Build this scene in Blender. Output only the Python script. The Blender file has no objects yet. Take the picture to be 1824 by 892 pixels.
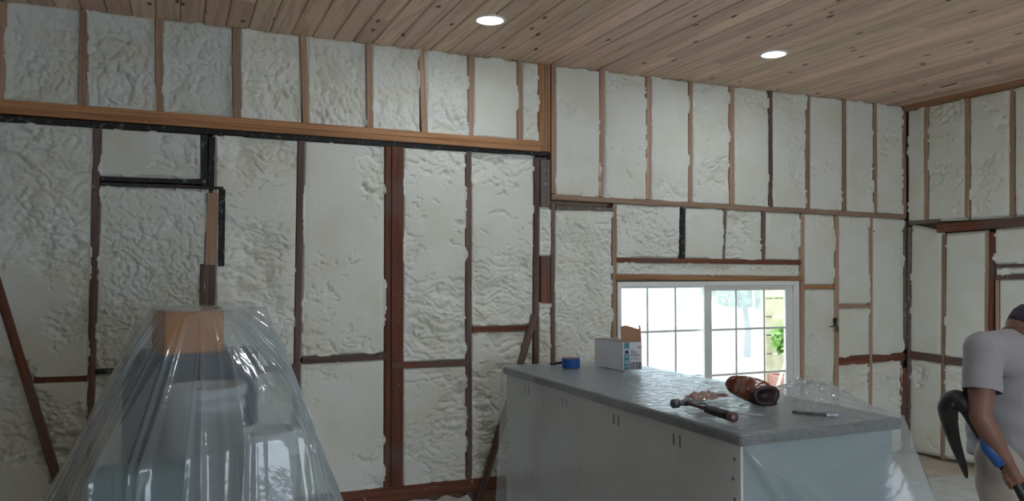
import bpy, bmesh, math, random
import numpy as np
from mathutils import Vector, Matrix, Euler
from mathutils.bvhtree import BVHTree

random.seed(7)
scene = bpy.context.scene
COL = scene.collection
R = math.radians

# ------------------------------------------------------------------ camera
F = 1385.0                       # focal length in pixels of the 1824 x 892 frame
CAM_H = 1.67
cam_data = bpy.data.cameras.new('camera')
cam_data.sensor_fit = 'HORIZONTAL'
cam_data.sensor_width = 36.0
cam_data.lens = F / 1824.0 * 36.0
cam_data.clip_start = 0.05
cam = bpy.data.objects.new('camera', cam_data)
COL.objects.link(cam)
cam.location = (0, 0, CAM_H)
cam.rotation_euler = (R(90 + 1.53), 0, R(-23.5))
scene.camera = cam
scene.cycles.transparent_max_bounces = 24
CM = Euler(cam.rotation_euler).to_matrix()
CO = Vector(cam.location)

# ------------------------------------------------------------------ world, exposure
scene.view_settings.view_transform = 'Standard'
scene.view_settings.look = 'None'
scene.view_settings.exposure = 0.08
scene.view_settings.gamma = 1.0
scene.view_settings.use_curve_mapping = False
world = bpy.data.worlds.new('overcast_sky')
scene.world = world
world.use_nodes = True
bg = world.node_tree.nodes['Background']
bg.inputs['Color'].default_value = (0.80, 0.91, 1.0, 1)
bg.inputs['Strength'].default_value = 5.5
LAMP_STRENGTH = 100.0

# ------------------------------------------------------------------ room dimensions
YB = 5.15                        # room face of the back wall framing
ZC = 3.205                       # underside of the ceiling
XL = -2.6                        # left wall
YF = -3.2                        # wall behind the camera


def ray(px, py):
    d = Vector(((px - 912.0) / F, (446.0 - py) / F, -1.0))
    return CM @ d


def on_y(px, py, y=YB):
    d = ray(px, py)
    t = (y - CO.y) / d.y
    return CO + d * t


def on_x(px, py, x):
    d = ray(px, py)
    return CO + d * ((x - CO.x) / d.x)


def on_z(px, py, z):
    d = ray(px, py)
    return CO + d * ((z - CO.z) / d.z)


def at(px, py, depth):
    return CO + ray(px, py) * depth


XR = on_y(1614, 480).x           # room face of the right wall framing

# ------------------------------------------------------------------ helpers


def tag(o, label=None, cat=None, group=None, kind=None):
    if label:
        o['label'] = label
    if cat:
        o['category'] = cat
    if group:
        o['group'] = group
    if kind:
        o['kind'] = kind
    return o


def empty(name, loc=(0, 0, 0), rz=0.0):
    o = bpy.data.objects.new(name, None)
    o.empty_display_size = 0.1
    COL.objects.link(o)
    o.location = loc
    o.rotation_euler = (0, 0, rz)
    return o


def link(name, me, mat=None, parent=None, smooth=False):
    if mat is not None:
        me.materials.append(mat)
    if smooth:
        me.polygons.foreach_set('use_smooth', [True] * len(me.polygons))
    o = bpy.data.objects.new(name, me)
    COL.objects.link(o)
    if parent is not None:
        o.parent = parent
    return o


def from_bm(name, bm, mat=None, parent=None, smooth=False):
    bmesh.ops.recalc_face_normals(bm, faces=bm.faces[:])
    me = bpy.data.meshes.new(name)
    bm.to_mesh(me)
    bm.free()
    return link(name, me, mat, parent, smooth)


def add_box(bm, lo, hi):
    x0, y0, z0 = lo
    x1, y1, z1 = hi
    v = [bm.verts.new(p) for p in ((x0, y0, z0), (x1, y0, z0), (x1, y1, z0), (x0, y1, z0),
                                   (x0, y0, z1), (x1, y0, z1), (x1, y1, z1), (x0, y1, z1))]
    for f in ((0, 3, 2, 1), (4, 5, 6, 7), (0, 1, 5, 4), (1, 2, 6, 5), (2, 3, 7, 6), (3, 0, 4, 7)):
        bm.faces.new([v[i] for i in f])
    return v


def box_obj(name, lo, hi, mat, parent=None, bevel=0.0):
    bm = bmesh.new()
    add_box(bm, lo, hi)
    if bevel:
        bmesh.ops.bevel(bm, geom=bm.edges[:], offset=bevel, segments=1, affect='EDGES')
    return from_bm(name, bm, mat, parent)


def add_tube(bm, pts, radii, n=12, cap=True, squash=None):
    """tube through pts with one radius per point"""
    pts = [Vector(p) for p in pts]
    rings = []
    up = None
    for i, p in enumerate(pts):
        a = pts[max(i - 1, 0)]
        b = pts[min(i + 1, len(pts) - 1)]
        t = (b - a).normalized()
        if up is None:
            up = Vector((0, 0, 1)) if abs(t.z) < 0.9 else Vector((1, 0, 0))
        s = t.cross(up).normalized()
        up = s.cross(t).normalized()
        r = radii[i] if hasattr(radii, '__len__') else radii
        k = 1.0 if squash is None else squash
        rings.append([bm.verts.new(p + s * (r * math.cos(2 * math.pi * j / n)) + up * (r * k * math.sin(2 * math.pi * j / n)))
                      for j in range(n)])
    for a, b in zip(rings, rings[1:]):
        for j in range(n):
            bm.faces.new((a[j], a[(j + 1) % n], b[(j + 1) % n], b[j]))
    if cap:
        bm.faces.new(rings[0][::-1])
        bm.faces.new(rings[-1])
    return rings


def add_lathe(bm, prof, n=32, c=(0, 0, 0)):
    """profile [(r, z)] turned about z"""
    rings = []
    for r, z in prof:
        if r < 1e-5:
            rings.append([bm.verts.new((c[0], c[1], c[2] + z))])
        else:
            rings.append([bm.verts.new((c[0] + r * math.cos(2 * math.pi * j / n), c[1] + r * math.sin(2 * math.pi * j / n), c[2] + z))
                          for j in range(n)])
    for a, b in zip(rings, rings[1:]):
        for j in range(n):
            k = (j + 1) % n
            if len(a) == 1 and len(b) == 1:
                continue
            if len(a) == 1:
                bm.faces.new((a[0], b[k], b[j]))
            elif len(b) == 1:
                bm.faces.new((a[j], a[k], b[0]))
            else:
                bm.faces.new((a[j], a[k], b[k], b[j]))


def grid_mesh(name, P):
    """P: (n, m, 3) array of points"""
    n, m = P.shape[:2]
    me = bpy.data.meshes.new(name)
    me.vertices.add(n * m)
    me.vertices.foreach_set('co', P.reshape(-1).astype(np.float32))
    i = np.arange(n * m).reshape(n, m)
    q = np.stack([i[:-1, :-1], i[1:, :-1], i[1:, 1:], i[:-1, 1:]], -1).reshape(-1, 4)
    nf = len(q)
    me.loops.add(nf * 4)
    me.loops.foreach_set('vertex_index', q.reshape(-1).astype(np.int32))
    me.polygons.add(nf)
    me.polygons.foreach_set('loop_start', np.arange(0, nf * 4, 4, dtype=np.int32))
    me.polygons.foreach_set('loop_total', np.full(nf, 4, dtype=np.int32))
    me.polygons.foreach_set('use_smooth', np.ones(nf, dtype=bool))
    me.update(calc_edges=True)
    return me


# numpy value noise
def _hash(i, j, seed):
    h = (i.astype(np.int64) * 374761393 + j.astype(np.int64) * 668265263 + seed * 1442695041) & 0xffffffff
    h = ((h ^ (h >> 13)) * 1274126177) & 0xffffffff
    h = h ^ (h >> 16)
    return (h & 0xffff) / 65535.0


def vn(x, y, seed=0):
    xi = np.floor(x)
    yi = np.floor(y)
    fx = x - xi
    fy = y - yi
    fx = fx * fx * fx * (fx * (fx * 6 - 15) + 10)
    fy = fy * fy * fy * (fy * (fy * 6 - 15) + 10)
    a = _hash(xi, yi, seed)
    b = _hash(xi + 1, yi, seed)
    c = _hash(xi, yi + 1, seed)
    d = _hash(xi + 1, yi + 1, seed)
    return a + (b - a) * fx + (c - a) * fy + (a - b - c + d) * fx * fy


def fbm(x, y, seed=0, o=4):
    s = 0
    a = 0.5
    t = 0
    for k in range(o):
        s = s + a * vn(x, y, seed + k)
        t += a
        x = x * 2.03 + 11.7
        y = y * 2.03 + 5.3
        a *= 0.5
    return s / t


def billow(x, y, seed=0, o=3):
    s = 0
    a = 0.5
    t = 0
    for k in range(o):
        s = s + a * np.abs(2 * vn(x, y, seed + k) - 1)
        t += a
        x = x * 1.9 + 3.1
        y = y * 1.9 + 7.7
        a *= 0.5
    return s / t


def lumps(x, y, seed=0):
    """rounded lumps with creases between them (cellular noise)"""
    xi = np.floor(x)
    yi = np.floor(y)
    best = np.full(np.shape(x + y), 9.0)
    for i in (-1, 0, 1):
        for j in (-1, 0, 1):
            px = xi + i + _hash(xi + i, yi + j, seed)
            py = yi + j + _hash(xi + i, yi + j, seed + 51)
            sz = 0.75 + 0.5 * _hash(xi + i, yi + j, seed + 77)
            best = np.minimum(best, ((x - px) ** 2 + (y - py) ** 2) * sz)
    return 1 - np.clip(best, 0, 1)


# ------------------------------------------------------------------ materials
def new_mat(name):
    m = bpy.data.materials.new(name)
    m.use_nodes = True
    nt = m.node_tree
    b = nt.nodes['Principled BSDF']
    return m, nt, b


def plain(name, col, rough=0.6, metal=0.0, noise=0.0, nscale=30.0, bump=0.0, spec=0.5):
    m, nt, b = new_mat(name)
    b.inputs['Roughness'].default_value = rough
    b.inputs['Metallic'].default_value = metal
    b.inputs['Specular IOR Level'].default_value = spec
    b.inputs['Base Color'].default_value = (*col, 1)
    if noise or bump:
        tc = nt.nodes.new('ShaderNodeTexCoord')
        n = nt.nodes.new('ShaderNodeTexNoise')
        n.inputs['Scale'].default_value = nscale
        n.inputs['Detail'].default_value = 5
        nt.links.new(tc.outputs['Object'], n.inputs['Vector'])
        if noise:
            r = nt.nodes.new('ShaderNodeValToRGB')
            r.color_ramp.elements[0].position = 0.3
            r.color_ramp.elements[1].position = 0.7
            r.color_ramp.elements[0].color = (*[c * (1 - noise) for c in col], 1)
            r.color_ramp.elements[1].color = (*[min(1, c * (1 + noise)) for c in col], 1)
            nt.links.new(n.outputs['Fac'], r.inputs['Fac'])
            nt.links.new(r.outputs['Color'], b.inputs['Base Color'])
        if bump:
            bp = nt.nodes.new('ShaderNodeBump')
            bp.inputs['Strength'].default_value = bump
            bp.inputs['Distance'].default_value = 0.01
            nt.links.new(n.outputs['Fac'], bp.inputs['Height'])
            nt.links.new(bp.outputs['Normal'], b.inputs['Normal'])
    return m


def wood(name, dark, light, spray=0.0, rough=0.7, axis=2, spread=0.25, spray_col=(0.62, 0.6, 0.54), blotch=None):
    """grain runs along the local axis; spray = share of dried foam mist on the face"""
    m, nt, b = new_mat(name)
    N, L = nt.nodes, nt.links
    b.inputs['Roughness'].default_value = rough
    b.inputs['Specular IOR Level'].default_value = 0.25
    tc = N.new('ShaderNodeTexCoord')
    oi = N.new('ShaderNodeObjectInfo')
    off = N.new('ShaderNodeVectorMath')
    off.operation = 'SCALE'
    off.inputs[0].default_value = (13.1, 7.7, 5.3)
    L.new(oi.outputs['Random'], off.inputs['Scale'])
    ad = N.new('ShaderNodeVectorMath')
    L.new(tc.outputs['Object'], ad.inputs[0])
    L.new(off.outputs[0], ad.inputs[1])
    mp = N.new('ShaderNodeMapping')
    sc = [38.0, 38.0, 38.0]
    sc[axis] = 1.6
    mp.inputs['Scale'].default_value = sc
    L.new(ad.outputs[0], mp.inputs['Vector'])
    n1 = N.new('ShaderNodeTexNoise')
    n1.inputs['Scale'].default_value = 1.0
    n1.inputs['Detail'].default_value = 6
    n1.inputs['Distortion'].default_value = 0.6
    L.new(mp.outputs[0], n1.inputs['Vector'])
    rp = N.new('ShaderNodeValToRGB')
    rp.color_ramp.elements[0].position = 0.32
    rp.color_ramp.elements[1].position = 0.66
    rp.color_ramp.elements[0].color = (*dark, 1)
    rp.color_ramp.elements[1].color = (*light, 1)
    L.new(n1.outputs['Fac'], rp.inputs['Fac'])
    hs = N.new('ShaderNodeHueSaturation')
    mr = N.new('ShaderNodeMapRange')
    mr.inputs['To Min'].default_value = 1 - spread
    mr.inputs['To Max'].default_value = 1 + spread
    L.new(oi.outputs['Random'], mr.inputs['Value'])
    L.new(mr.outputs[0], hs.inputs['Value'])
    L.new(rp.outputs['Color'], hs.inputs['Color'])
    out = hs.outputs['Color']
    if blotch is not None:
        nb = N.new('ShaderNodeTexNoise')
        nb.inputs['Scale'].default_value = 1.7
        nb.inputs['Detail'].default_value = 2
        L.new(ad.outputs[0], nb.inputs['Vector'])
        rb = N.new('ShaderNodeValToRGB')
        rb.color_ramp.elements[0].position = 0.48
        rb.color_ramp.elements[1].position = 0.58
        L.new(nb.outputs['Fac'], rb.inputs['Fac'])
        mb = N.new('ShaderNodeMix')
        mb.data_type = 'RGBA'
        L.new(rb.outputs['Color'], mb.inputs['Factor'])
        L.new(out, mb.inputs['A'])
        mb.inputs['B'].default_value = (*blotch, 1)
        out = mb.outputs['Result']
    if spray:
        n2 = N.new('ShaderNodeTexNoise')
        n2.inputs['Scale'].default_value = 22
        n2.inputs['Detail'].default_value = 8
        n2.inputs['Roughness'].default_value = 0.7
        L.new(ad.outputs[0], n2.inputs['Vector'])
        r2 = N.new('ShaderNodeValToRGB')
        r2.color_ramp.elements[0].position = 0.70 - spray * 0.3
        r2.color_ramp.elements[1].position = 0.80 - spray * 0.2
        r2.color_ramp.elements[1].color = (0.8, 0.8, 0.8, 1)
        L.new(n2.outputs['Fac'], r2.inputs['Fac'])
        mx = N.new('ShaderNodeMix')
        mx.data_type = 'RGBA'
        L.new(r2.outputs['Color'], mx.inputs['Factor'])
        L.new(out, mx.inputs['A'])
        mx.inputs['B'].default_value = (*spray_col, 1)
        out = mx.outputs['Result']
    L.new(out, b.inputs['Base Color'])
    bp = N.new('ShaderNodeBump')
    bp.inputs['Strength'].default_value = 0.25
    bp.inputs['Distance'].default_value = 0.004
    L.new(n1.outputs['Fac'], bp.inputs['Height'])
    L.new(bp.outputs['Normal'], b.inputs['Normal'])
    return m


def pine_material():
    """knotty tongue and groove boards, grain along local y"""
    m, nt, b = new_mat('knotty_pine')
    N, L = nt.nodes, nt.links
    b.inputs['Roughness'].default_value = 0.5
    b.inputs['Specular IOR Level'].default_value = 0.3
    tc = N.new('ShaderNodeTexCoord')
    oi = N.new('ShaderNodeObjectInfo')
    off = N.new('ShaderNodeVectorMath')
    off.operation = 'SCALE'
    off.inputs[0].default_value = (31.0, 57.0, 17.0)
    L.new(oi.outputs['Random'], off.inputs['Scale'])
    ad = N.new('ShaderNodeVectorMath')
    L.new(tc.outputs['Object'], ad.inputs[0])
    L.new(off.outputs[0], ad.inputs[1])
    # knots: stretched cells, only some of them
    mk = N.new('ShaderNodeMapping')
    mk.inputs['Scale'].default_value = (6.0, 2.6, 0.0)
    L.new(ad.outputs[0], mk.inputs['Vector'])
    vo = N.new('ShaderNodeTexVoronoi')
    vo.voronoi_dimensions = '2D'
    vo.inputs['Scale'].default_value = 1.0
    L.new(mk.outputs[0], vo.inputs['Vector'])
    sep = N.new('ShaderNodeSeparateColor')
    L.new(vo.outputs['Color'], sep.inputs[0])
    gt = N.new('ShaderNodeMath')
    gt.operation = 'GREATER_THAN'
    gt.inputs[1].default_value = 0.55
    L.new(sep.outputs[0], gt.inputs[0])
    kr = N.new('ShaderNodeValToRGB')
    kr.color_ramp.elements[0].position = 0.045
    kr.color_ramp.elements[1].position = 0.10
    kr.color_ramp.elements[0].color = (1, 1, 1, 1)
    kr.color_ramp.elements[1].color = (0, 0, 0, 1)
    L.new(vo.outputs['Distance'], kr.inputs['Fac'])
    kf = N.new('ShaderNodeMath')
    kf.operation = 'MULTIPLY'
    L.new(kr.outputs['Color'], kf.inputs[0])
    L.new(gt.outputs[0], kf.inputs[1])
    # cathedral grain
    mp = N.new('ShaderNodeMapping')
    mp.inputs['Scale'].default_value = (13.0, 0.7, 1.0)
    L.new(ad.outputs[0], mp.inputs['Vector'])
    n1 = N.new('ShaderNodeTexNoise')
    n1.inputs['Scale'].default_value = 1.0
    n1.inputs['Detail'].default_value = 3
    L.new(mp.outputs[0], n1.inputs['Vector'])
    wv = N.new('ShaderNodeMath')
    wv.operation = 'MULTIPLY'
    wv.inputs[1].default_value = 26.0
    L.new(n1.outputs['Fac'], wv.inputs[0])
    sn = N.new('ShaderNodeMath')
    sn.operation = 'SINE'
    L.new(wv.outputs[0], sn.inputs[0])
    rp = N.new('ShaderNodeValToRGB')
    rp.color_ramp.elements[0].position = 0.0
    rp.color_ramp.elements[1].position = 0.55
    rp.color_ramp.elements[0].color = (0.59, 0.425, 0.30, 1)
    rp.color_ramp.elements[1].color = (0.73, 0.55, 0.405, 1)
    mr0 = N.new('ShaderNodeMapRange')
    mr0.inputs['From Min'].default_value = -1
    L.new(sn.outputs[0], mr0.inputs['Value'])
    L.new(mr0.outputs[0], rp.inputs['Fac'])
    # each board its own shade, some pinker
    hs = N.new('ShaderNodeHueSaturation')
    mr = N.new('ShaderNodeMapRange')
    mr.inputs['To Min'].default_value = 0.80
    mr.inputs['To Max'].default_value = 1.14
    L.new(oi.outputs['Random'], mr.inputs['Value'])
    L.new(mr.outputs[0], hs.inputs['Value'])
    mul = N.new('ShaderNodeMath')
    mul.operation = 'MULTIPLY'
    mul.inputs[1].default_value = 37.7
    L.new(oi.outputs['Random'], mul.inputs[0])
    fr = N.new('ShaderNodeMath')
    fr.operation = 'FRACT'
    L.new(mul.outputs[0], fr.inputs[0])
    mh = N.new('ShaderNodeMapRange')
    mh.inputs['To Min'].default_value = 0.478
    mh.inputs['To Max'].default_value = 0.508
    L.new(fr.outputs[0], mh.inputs['Value'])
    L.new(mh.outputs[0], hs.inputs['Hue'])
    L.new(rp.outputs['Color'], hs.inputs['Color'])
    mx = N.new('ShaderNodeMix')
    mx.data_type = 'RGBA'
    L.new(kf.outputs[0], mx.inputs['Factor'])
    L.new(hs.outputs['Color'], mx.inputs['A'])
    mx.inputs['B'].default_value = (0.085, 0.042, 0.022, 1)
    L.new(mx.outputs['Result'], b.inputs['Base Color'])
    return m


def foam_material(name, col, yel):
    m, nt, b = new_mat(name)
    N, L = nt.nodes, nt.links
    b.inputs['Roughness'].default_value = 0.75
    b.inputs['Specular IOR Level'].default_value = 0.25
    tc = N.new('ShaderNodeTexCoord')
    n1 = N.new('ShaderNodeTexNoise')
    n1.inputs['Scale'].default_value = 4.0
    n1.inputs['Detail'].default_value = 6
    L.new(tc.outputs['Object'], n1.inputs['Vector'])
    rp = N.new('ShaderNodeValToRGB')
    rp.color_ramp.elements[0].position = 0.36
    rp.color_ramp.elements[1].position = 0.56
    rp.color_ramp.elements[0].color = (*yel, 1)
    rp.color_ramp.elements[1].color = (*col, 1)
    L.new(n1.outputs['Fac'], rp.inputs['Fac'])
    L.new(rp.outputs['Color'], b.inputs['Base Color'])
    n2 = N.new('ShaderNodeTexNoise')
    n2.inputs['Scale'].default_value = 70
    n2.inputs['Detail'].default_value = 5
    L.new(tc.outputs['Object'], n2.inputs['Vector'])
    bp = N.new('ShaderNodeBump')
    bp.inputs['Strength'].default_value = 0.35
    bp.inputs['Distance'].default_value = 0.006
    L.new(n2.outputs['Fac'], bp.inputs['Height'])
    L.new(bp.outputs['Normal'], b.inputs['Normal'])
    return m


def film_material(name, milk, tint=(0.86, 0.90, 0.93), gloss_rough=0.16, skin=0.06, wrinkle=0.25, wscale=9.0):
    """clear polyethylene film: partly see-through, milky, with a glossy skin"""
    m = bpy.data.materials.new(name)
    m.use_nodes = True
    nt = m.node_tree
    N, L = nt.nodes, nt.links
    for n in list(N):
        N.remove(n)
    out = N.new('ShaderNodeOutputMaterial')
    tr = N.new('ShaderNodeBsdfTransparent')
    tr.inputs['Color'].default_value = (0.93, 0.96, 0.97, 1)
    df = N.new('ShaderNodeBsdfDiffuse')
    df.inputs['Color'].default_value = (*tint, 1)
    tl = N.new('ShaderNodeBsdfTranslucent')
    tl.inputs['Color'].default_value = (*tint, 1)
    m1 = N.new('ShaderNodeMixShader')
    m1.inputs[0].default_value = 0.4
    L.new(df.outputs[0], m1.inputs[1])
    L.new(tl.outputs[0], m1.inputs[2])
    m2 = N.new('ShaderNodeMixShader')
    m2.inputs[0].default_value = milk
    L.new(tr.outputs[0], m2.inputs[1])
    L.new(m1.outputs[0], m2.inputs[2])
    gl = N.new('ShaderNodeBsdfGlossy')
    gl.inputs['Roughness'].default_value = gloss_rough
    gl.inputs['Color'].default_value = (1, 1, 1, 1)
    fr = N.new('ShaderNodeLayerWeight')
    fr.inputs['Blend'].default_value = 0.5
    pw = N.new('ShaderNodeMath')
    pw.operation = 'POWER'
    pw.inputs[1].default_value = 4.0
    L.new(fr.outputs['Facing'], pw.inputs[0])
    ma = N.new('ShaderNodeMath')
    ma.operation = 'MULTIPLY_ADD'
    ma.inputs[1].default_value = 0.75
    ma.inputs[2].default_value = skin
    L.new(pw.outputs[0], ma.inputs[0])
    m3 = N.new('ShaderNodeMixShader')
    L.new(ma.outputs[0], m3.inputs[0])
    L.new(m2.outputs[0], m3.inputs[1])
    L.new(gl.outputs[0], m3.inputs[2])
    L.new(m3.outputs[0], out.inputs['Surface'])
    tc = N.new('ShaderNodeTexCoord')
    n = N.new('ShaderNodeTexNoise')
    n.inputs['Scale'].default_value = wscale
    n.inputs['Detail'].default_value = 4
    n.inputs['Distortion'].default_value = 1.5
    L.new(tc.outputs['Object'], n.inputs['Vector'])
    bp = N.new('ShaderNodeBump')
    bp.inputs['Strength'].default_value = wrinkle
    bp.inputs['Distance'].default_value = 0.03
    L.new(n.outputs['Fac'], bp.inputs['Height'])
    for s in (gl, fr):
        L.new(bp.outputs['Normal'], s.inputs['Normal'])
    return m


def glass_material():
    m = bpy.data.materials.new('window_glass')
    m.use_nodes = True
    nt = m.node_tree
    N, L = nt.nodes, nt.links
    for n in list(N):
        N.remove(n)
    out = N.new('ShaderNodeOutputMaterial')
    tr = N.new('ShaderNodeBsdfTransparent')
    tr.inputs['Color'].default_value = (0.94, 0.96, 0.95, 1)
    gl = N.new('ShaderNodeBsdfGlossy')
    gl.inputs['Roughness'].default_value = 0.02
    fr = N.new('ShaderNodeLayerWeight')
    pw = N.new('ShaderNodeMath')
    pw.operation = 'POWER'
    pw.inputs[1].default_value = 5.0
    L.new(fr.outputs['Facing'], pw.inputs[0])
    ma = N.new('ShaderNodeMath')
    ma.operation = 'MULTIPLY_ADD'
    ma.inputs[1].default_value = 0.9
    ma.inputs[2].default_value = 0.04
    L.new(pw.outputs[0], ma.inputs[0])
    mx = N.new('ShaderNodeMixShader')
    L.new(ma.outputs[0], mx.inputs[0])
    L.new(tr.outputs[0], mx.inputs[1])
    L.new(gl.outputs[0], mx.inputs[2])
    L.new(mx.outputs[0], out.inputs['Surface'])
    return m


def emission(name, col, s):
    m, nt, b = new_mat(name)
    b.inputs['Base Color'].default_value = (1, 1, 1, 1)
    b.inputs['Emission Color'].default_value = (*col, 1)
    b.inputs['Emission Strength'].default_value = s
    return m


M = {
    'new': wood('fresh_lumber', (0.31, 0.195, 0.135), (0.44, 0.305, 0.225), 0.16),
    'plate': wood('orange_lumber', (0.27, 0.125, 0.06), (0.46, 0.245, 0.125), 0.24),
    'old': wood('aged_brown_lumber', (0.095, 0.06, 0.053), (0.185, 0.125, 0.11), 0.28),
    'red': wood('red_brown_lumber', (0.115, 0.04, 0.025), (0.235, 0.09, 0.055), 0.18, blotch=(0.14, 0.085, 0.075)),
    'black': wood('tarred_black_lumber', (0.012, 0.012, 0.014), (0.045, 0.042, 0.045), 0.5, spray_col=(0.3, 0.31, 0.31)),
    'grey': wood('foam_misted_lumber', (0.12, 0.095, 0.085), (0.24, 0.20, 0.18), 0.45),
    'pine': pine_material(),
    'foam': foam_material('spray_foam', (0.755, 0.77, 0.725), (0.71, 0.72, 0.63)),
    'foam_dim': foam_material('spray_foam_dimmed', (0.63, 0.665, 0.645), (0.59, 0.61, 0.54)),  # darker foam copy, shade of the left bays put into the colour
    'sheath': plain('wall_sheathing', (0.35, 0.27, 0.19), 0.8, noise=0.2, nscale=6),
    'floor': plain('dusty_plywood', (0.52, 0.45, 0.37), 0.55, noise=0.25, nscale=3.5, bump=0.05),
    'vinyl': plain('white_vinyl', (0.80, 0.82, 0.82), 0.35, noise=0.03, nscale=8),
    'glass': glass_material(),
    'film': film_material('clear_poly_film', 0.30, tint=(0.70, 0.82, 0.92), gloss_rough=0.10, skin=0.05, wrinkle=0.12, wscale=5.0),
    'film_top': film_material('clear_poly_film_taut', 0.34, tint=(0.78, 0.86, 0.95), wrinkle=0.8, wscale=26, gloss_rough=0.08),
    'film_side': film_material('clear_poly_film_side', 0.24, tint=(0.80, 0.86, 0.92), gloss_rough=0.12, skin=0.04, wrinkle=0.15, wscale=7.0),
    'drywall': plain('grey_white_drywall', (0.72, 0.73, 0.74), 0.8, noise=0.05, nscale=4),
    'panel': plain('pale_grey_green_panel', (0.19, 0.26, 0.285), 0.7, noise=0.05, nscale=4),
    'stone': plain('dark_granite', (0.045, 0.055, 0.065), 0.3, noise=0.7, nscale=45),
    'screw': plain('dark_screw_steel', (0.05, 0.05, 0.055), 0.4, metal=0.6, noise=0.2),
    'cardboard': plain('brown_cardboard', (0.36, 0.20, 0.12), 0.85, noise=0.1, nscale=25),
    'boxwhite': plain('white_printed_card', (0.66, 0.68, 0.74), 0.6, noise=0.03, nscale=12),
    'inkblue': plain('teal_ink', (0.09, 0.24, 0.34), 0.6, noise=0.08, nscale=20),
    'inkdark': plain('dark_ink', (0.035, 0.035, 0.06), 0.6, noise=0.1, nscale=20),
    'inklight': plain('pale_ink', (0.62, 0.72, 0.80), 0.6, noise=0.03, nscale=20),
    'tape': plain('blue_masking_tape', (0.012, 0.085, 0.36), 0.55, noise=0.12, nscale=60),
    'blackrub': plain('black_rubber', (0.015, 0.015, 0.018), 0.45, noise=0.3, nscale=40),
    'steel': plain('worn_steel', (0.16, 0.165, 0.18), 0.4, metal=0.8, noise=0.25, nscale=30),
    'redsteel': plain('rusty_shank', (0.13, 0.075, 0.075), 0.4, metal=0.5, noise=0.3, nscale=40),
    'brown': plain('glossy_brown_plastic', (0.16, 0.035, 0.016), 0.22, noise=0.45, nscale=18, bump=0.4),
    'browndark': plain('dark_brown_lining', (0.022, 0.008, 0.008), 0.5, noise=0.3, nscale=20),
    'pinkfilm': film_material('pinkish_film_scrap', 0.72, tint=(0.50, 0.30, 0.27), wrinkle=0.4, wscale=30),
    'teal': plain('teal_plastic', (0.004, 0.07, 0.085), 0.4, noise=0.15, nscale=5),
    'navy': plain('dark_blue_enamel', (0.006, 0.026, 0.06), 0.4, noise=0.2, nscale=4),
    'bucket': plain('white_bucket_plastic', (0.50, 0.54, 0.57), 0.4, noise=0.03, nscale=6),
    'amber': plain('orange_tan_card', (0.60, 0.22, 0.035), 0.75, noise=0.12, nscale=9),
    'skin': plain('tanned_skin', (0.20, 0.095, 0.07), 0.55, noise=0.12, nscale=18),
    'shirt': plain('grey_white_cotton', (0.29, 0.285, 0.305), 0.9, noise=0.07, nscale=5, bump=0.2),
    'pants': plain('khaki_work_cotton', (0.34, 0.31, 0.28), 0.9, noise=0.10, nscale=6, bump=0.2),
    'cap': plain('dark_navy_cap_cloth', (0.035, 0.03, 0.05), 0.9, noise=0.15, nscale=20),
    'hair': plain('dark_hair', (0.02, 0.014, 0.012), 0.7, noise=0.2, nscale=80),
    'boot': plain('brown_boot_leather', (0.10, 0.06, 0.035), 0.6, noise=0.2, nscale=12),
    'bluehose': plain('blue_hose_rubber', (0.02, 0.09, 0.30), 0.4, noise=0.15, nscale=20),
    'grass': plain('pale_glare_ground', (0.55, 0.55, 0.52), 0.9, noise=0.15, nscale=3),  # yard ground made pale so the daylight glare outside turns white
    'leaf': plain('green_leaves', (0.18, 0.33, 0.07), 0.6, noise=0.35, nscale=4),  # leaf green, mottled at random
    'bark': plain('tree_bark', (0.16, 0.12, 0.09), 0.9, noise=0.3, nscale=10),
    'siding': plain('weathered_board', (0.42, 0.38, 0.25), 0.8, noise=0.2, nscale=6),
    'redwood': plain('red_brown_stained_wood', (0.24, 0.11, 0.08), 0.8, noise=0.2, nscale=6),
    'stick': plain('pale_bare_wood', (0.62, 0.52, 0.36), 0.8, noise=0.15, nscale=10),
    'lamp_trim': plain('white_lamp_trim', (0.85, 0.85, 0.85), 0.4, noise=0.02),
    'lamp_lens': emission('lit_lens', (0.88, 0.95, 1.0), LAMP_STRENGTH),
}

# ------------------------------------------------------------------ structure: floor, sheathing, ceiling
floor = box_obj('floor', (XL - 0.2, YF - 0.2, -0.1), (XR + 0.2, YB + 0.2, 0.0), M['floor'])
tag(floor, kind='structure')

# window opening in the back wall
WL, WR = on_y(1100, 600).x, on_y(1424, 600).x
WZ1 = on_y(1262, 501).z
WZ0 = WZ1 - 1.16

bm = bmesh.new()
y0, y1 = YB + 0.085, YB + 0.13
add_box(bm, (XL - 0.2, y0, 0), (WL, y1, ZC))
add_box(bm, (WR, y0, 0), (XR + 0.2, y1, ZC))
add_box(bm, (WL, y0, 0), (WR, y1, WZ0))
add_box(bm, (WL, y0, WZ1), (WR, y1, ZC))
wall_back = tag(from_bm('wall_back', bm, M['sheath']), kind='structure')
wall_right = tag(box_obj('wall_right', (XR + 0.085, YF, 0), (XR + 0.13, YB + 0.085, ZC), M['sheath']), kind='structure')
wall_left = tag(box_obj('wall_left', (XL - 0.1, YF, 0), (XL, YB + 0.085, ZC), M['sheath']), kind='structure')
# wall behind the camera with a wide unseen opening added to let daylight in
bm = bmesh.new()
OPX0, OPX1, OPZ0, OPZ1 = 0.3, 4.3, 0.35, 2.1
add_box(bm, (XL - 0.1, YF - 0.1, 0), (OPX0, YF, ZC))
add_box(bm, (OPX1, YF - 0.1, 0), (XR + 0.13, YF, ZC))
add_box(bm, (OPX0, YF - 0.1, OPZ1), (OPX1, YF, ZC))
add_box(bm, (OPX0, YF - 0.1, 0), (OPX1, YF, OPZ0))
wall_front = tag(from_bm('wall_front', bm, M['foam_dim']), kind='structure')

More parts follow.
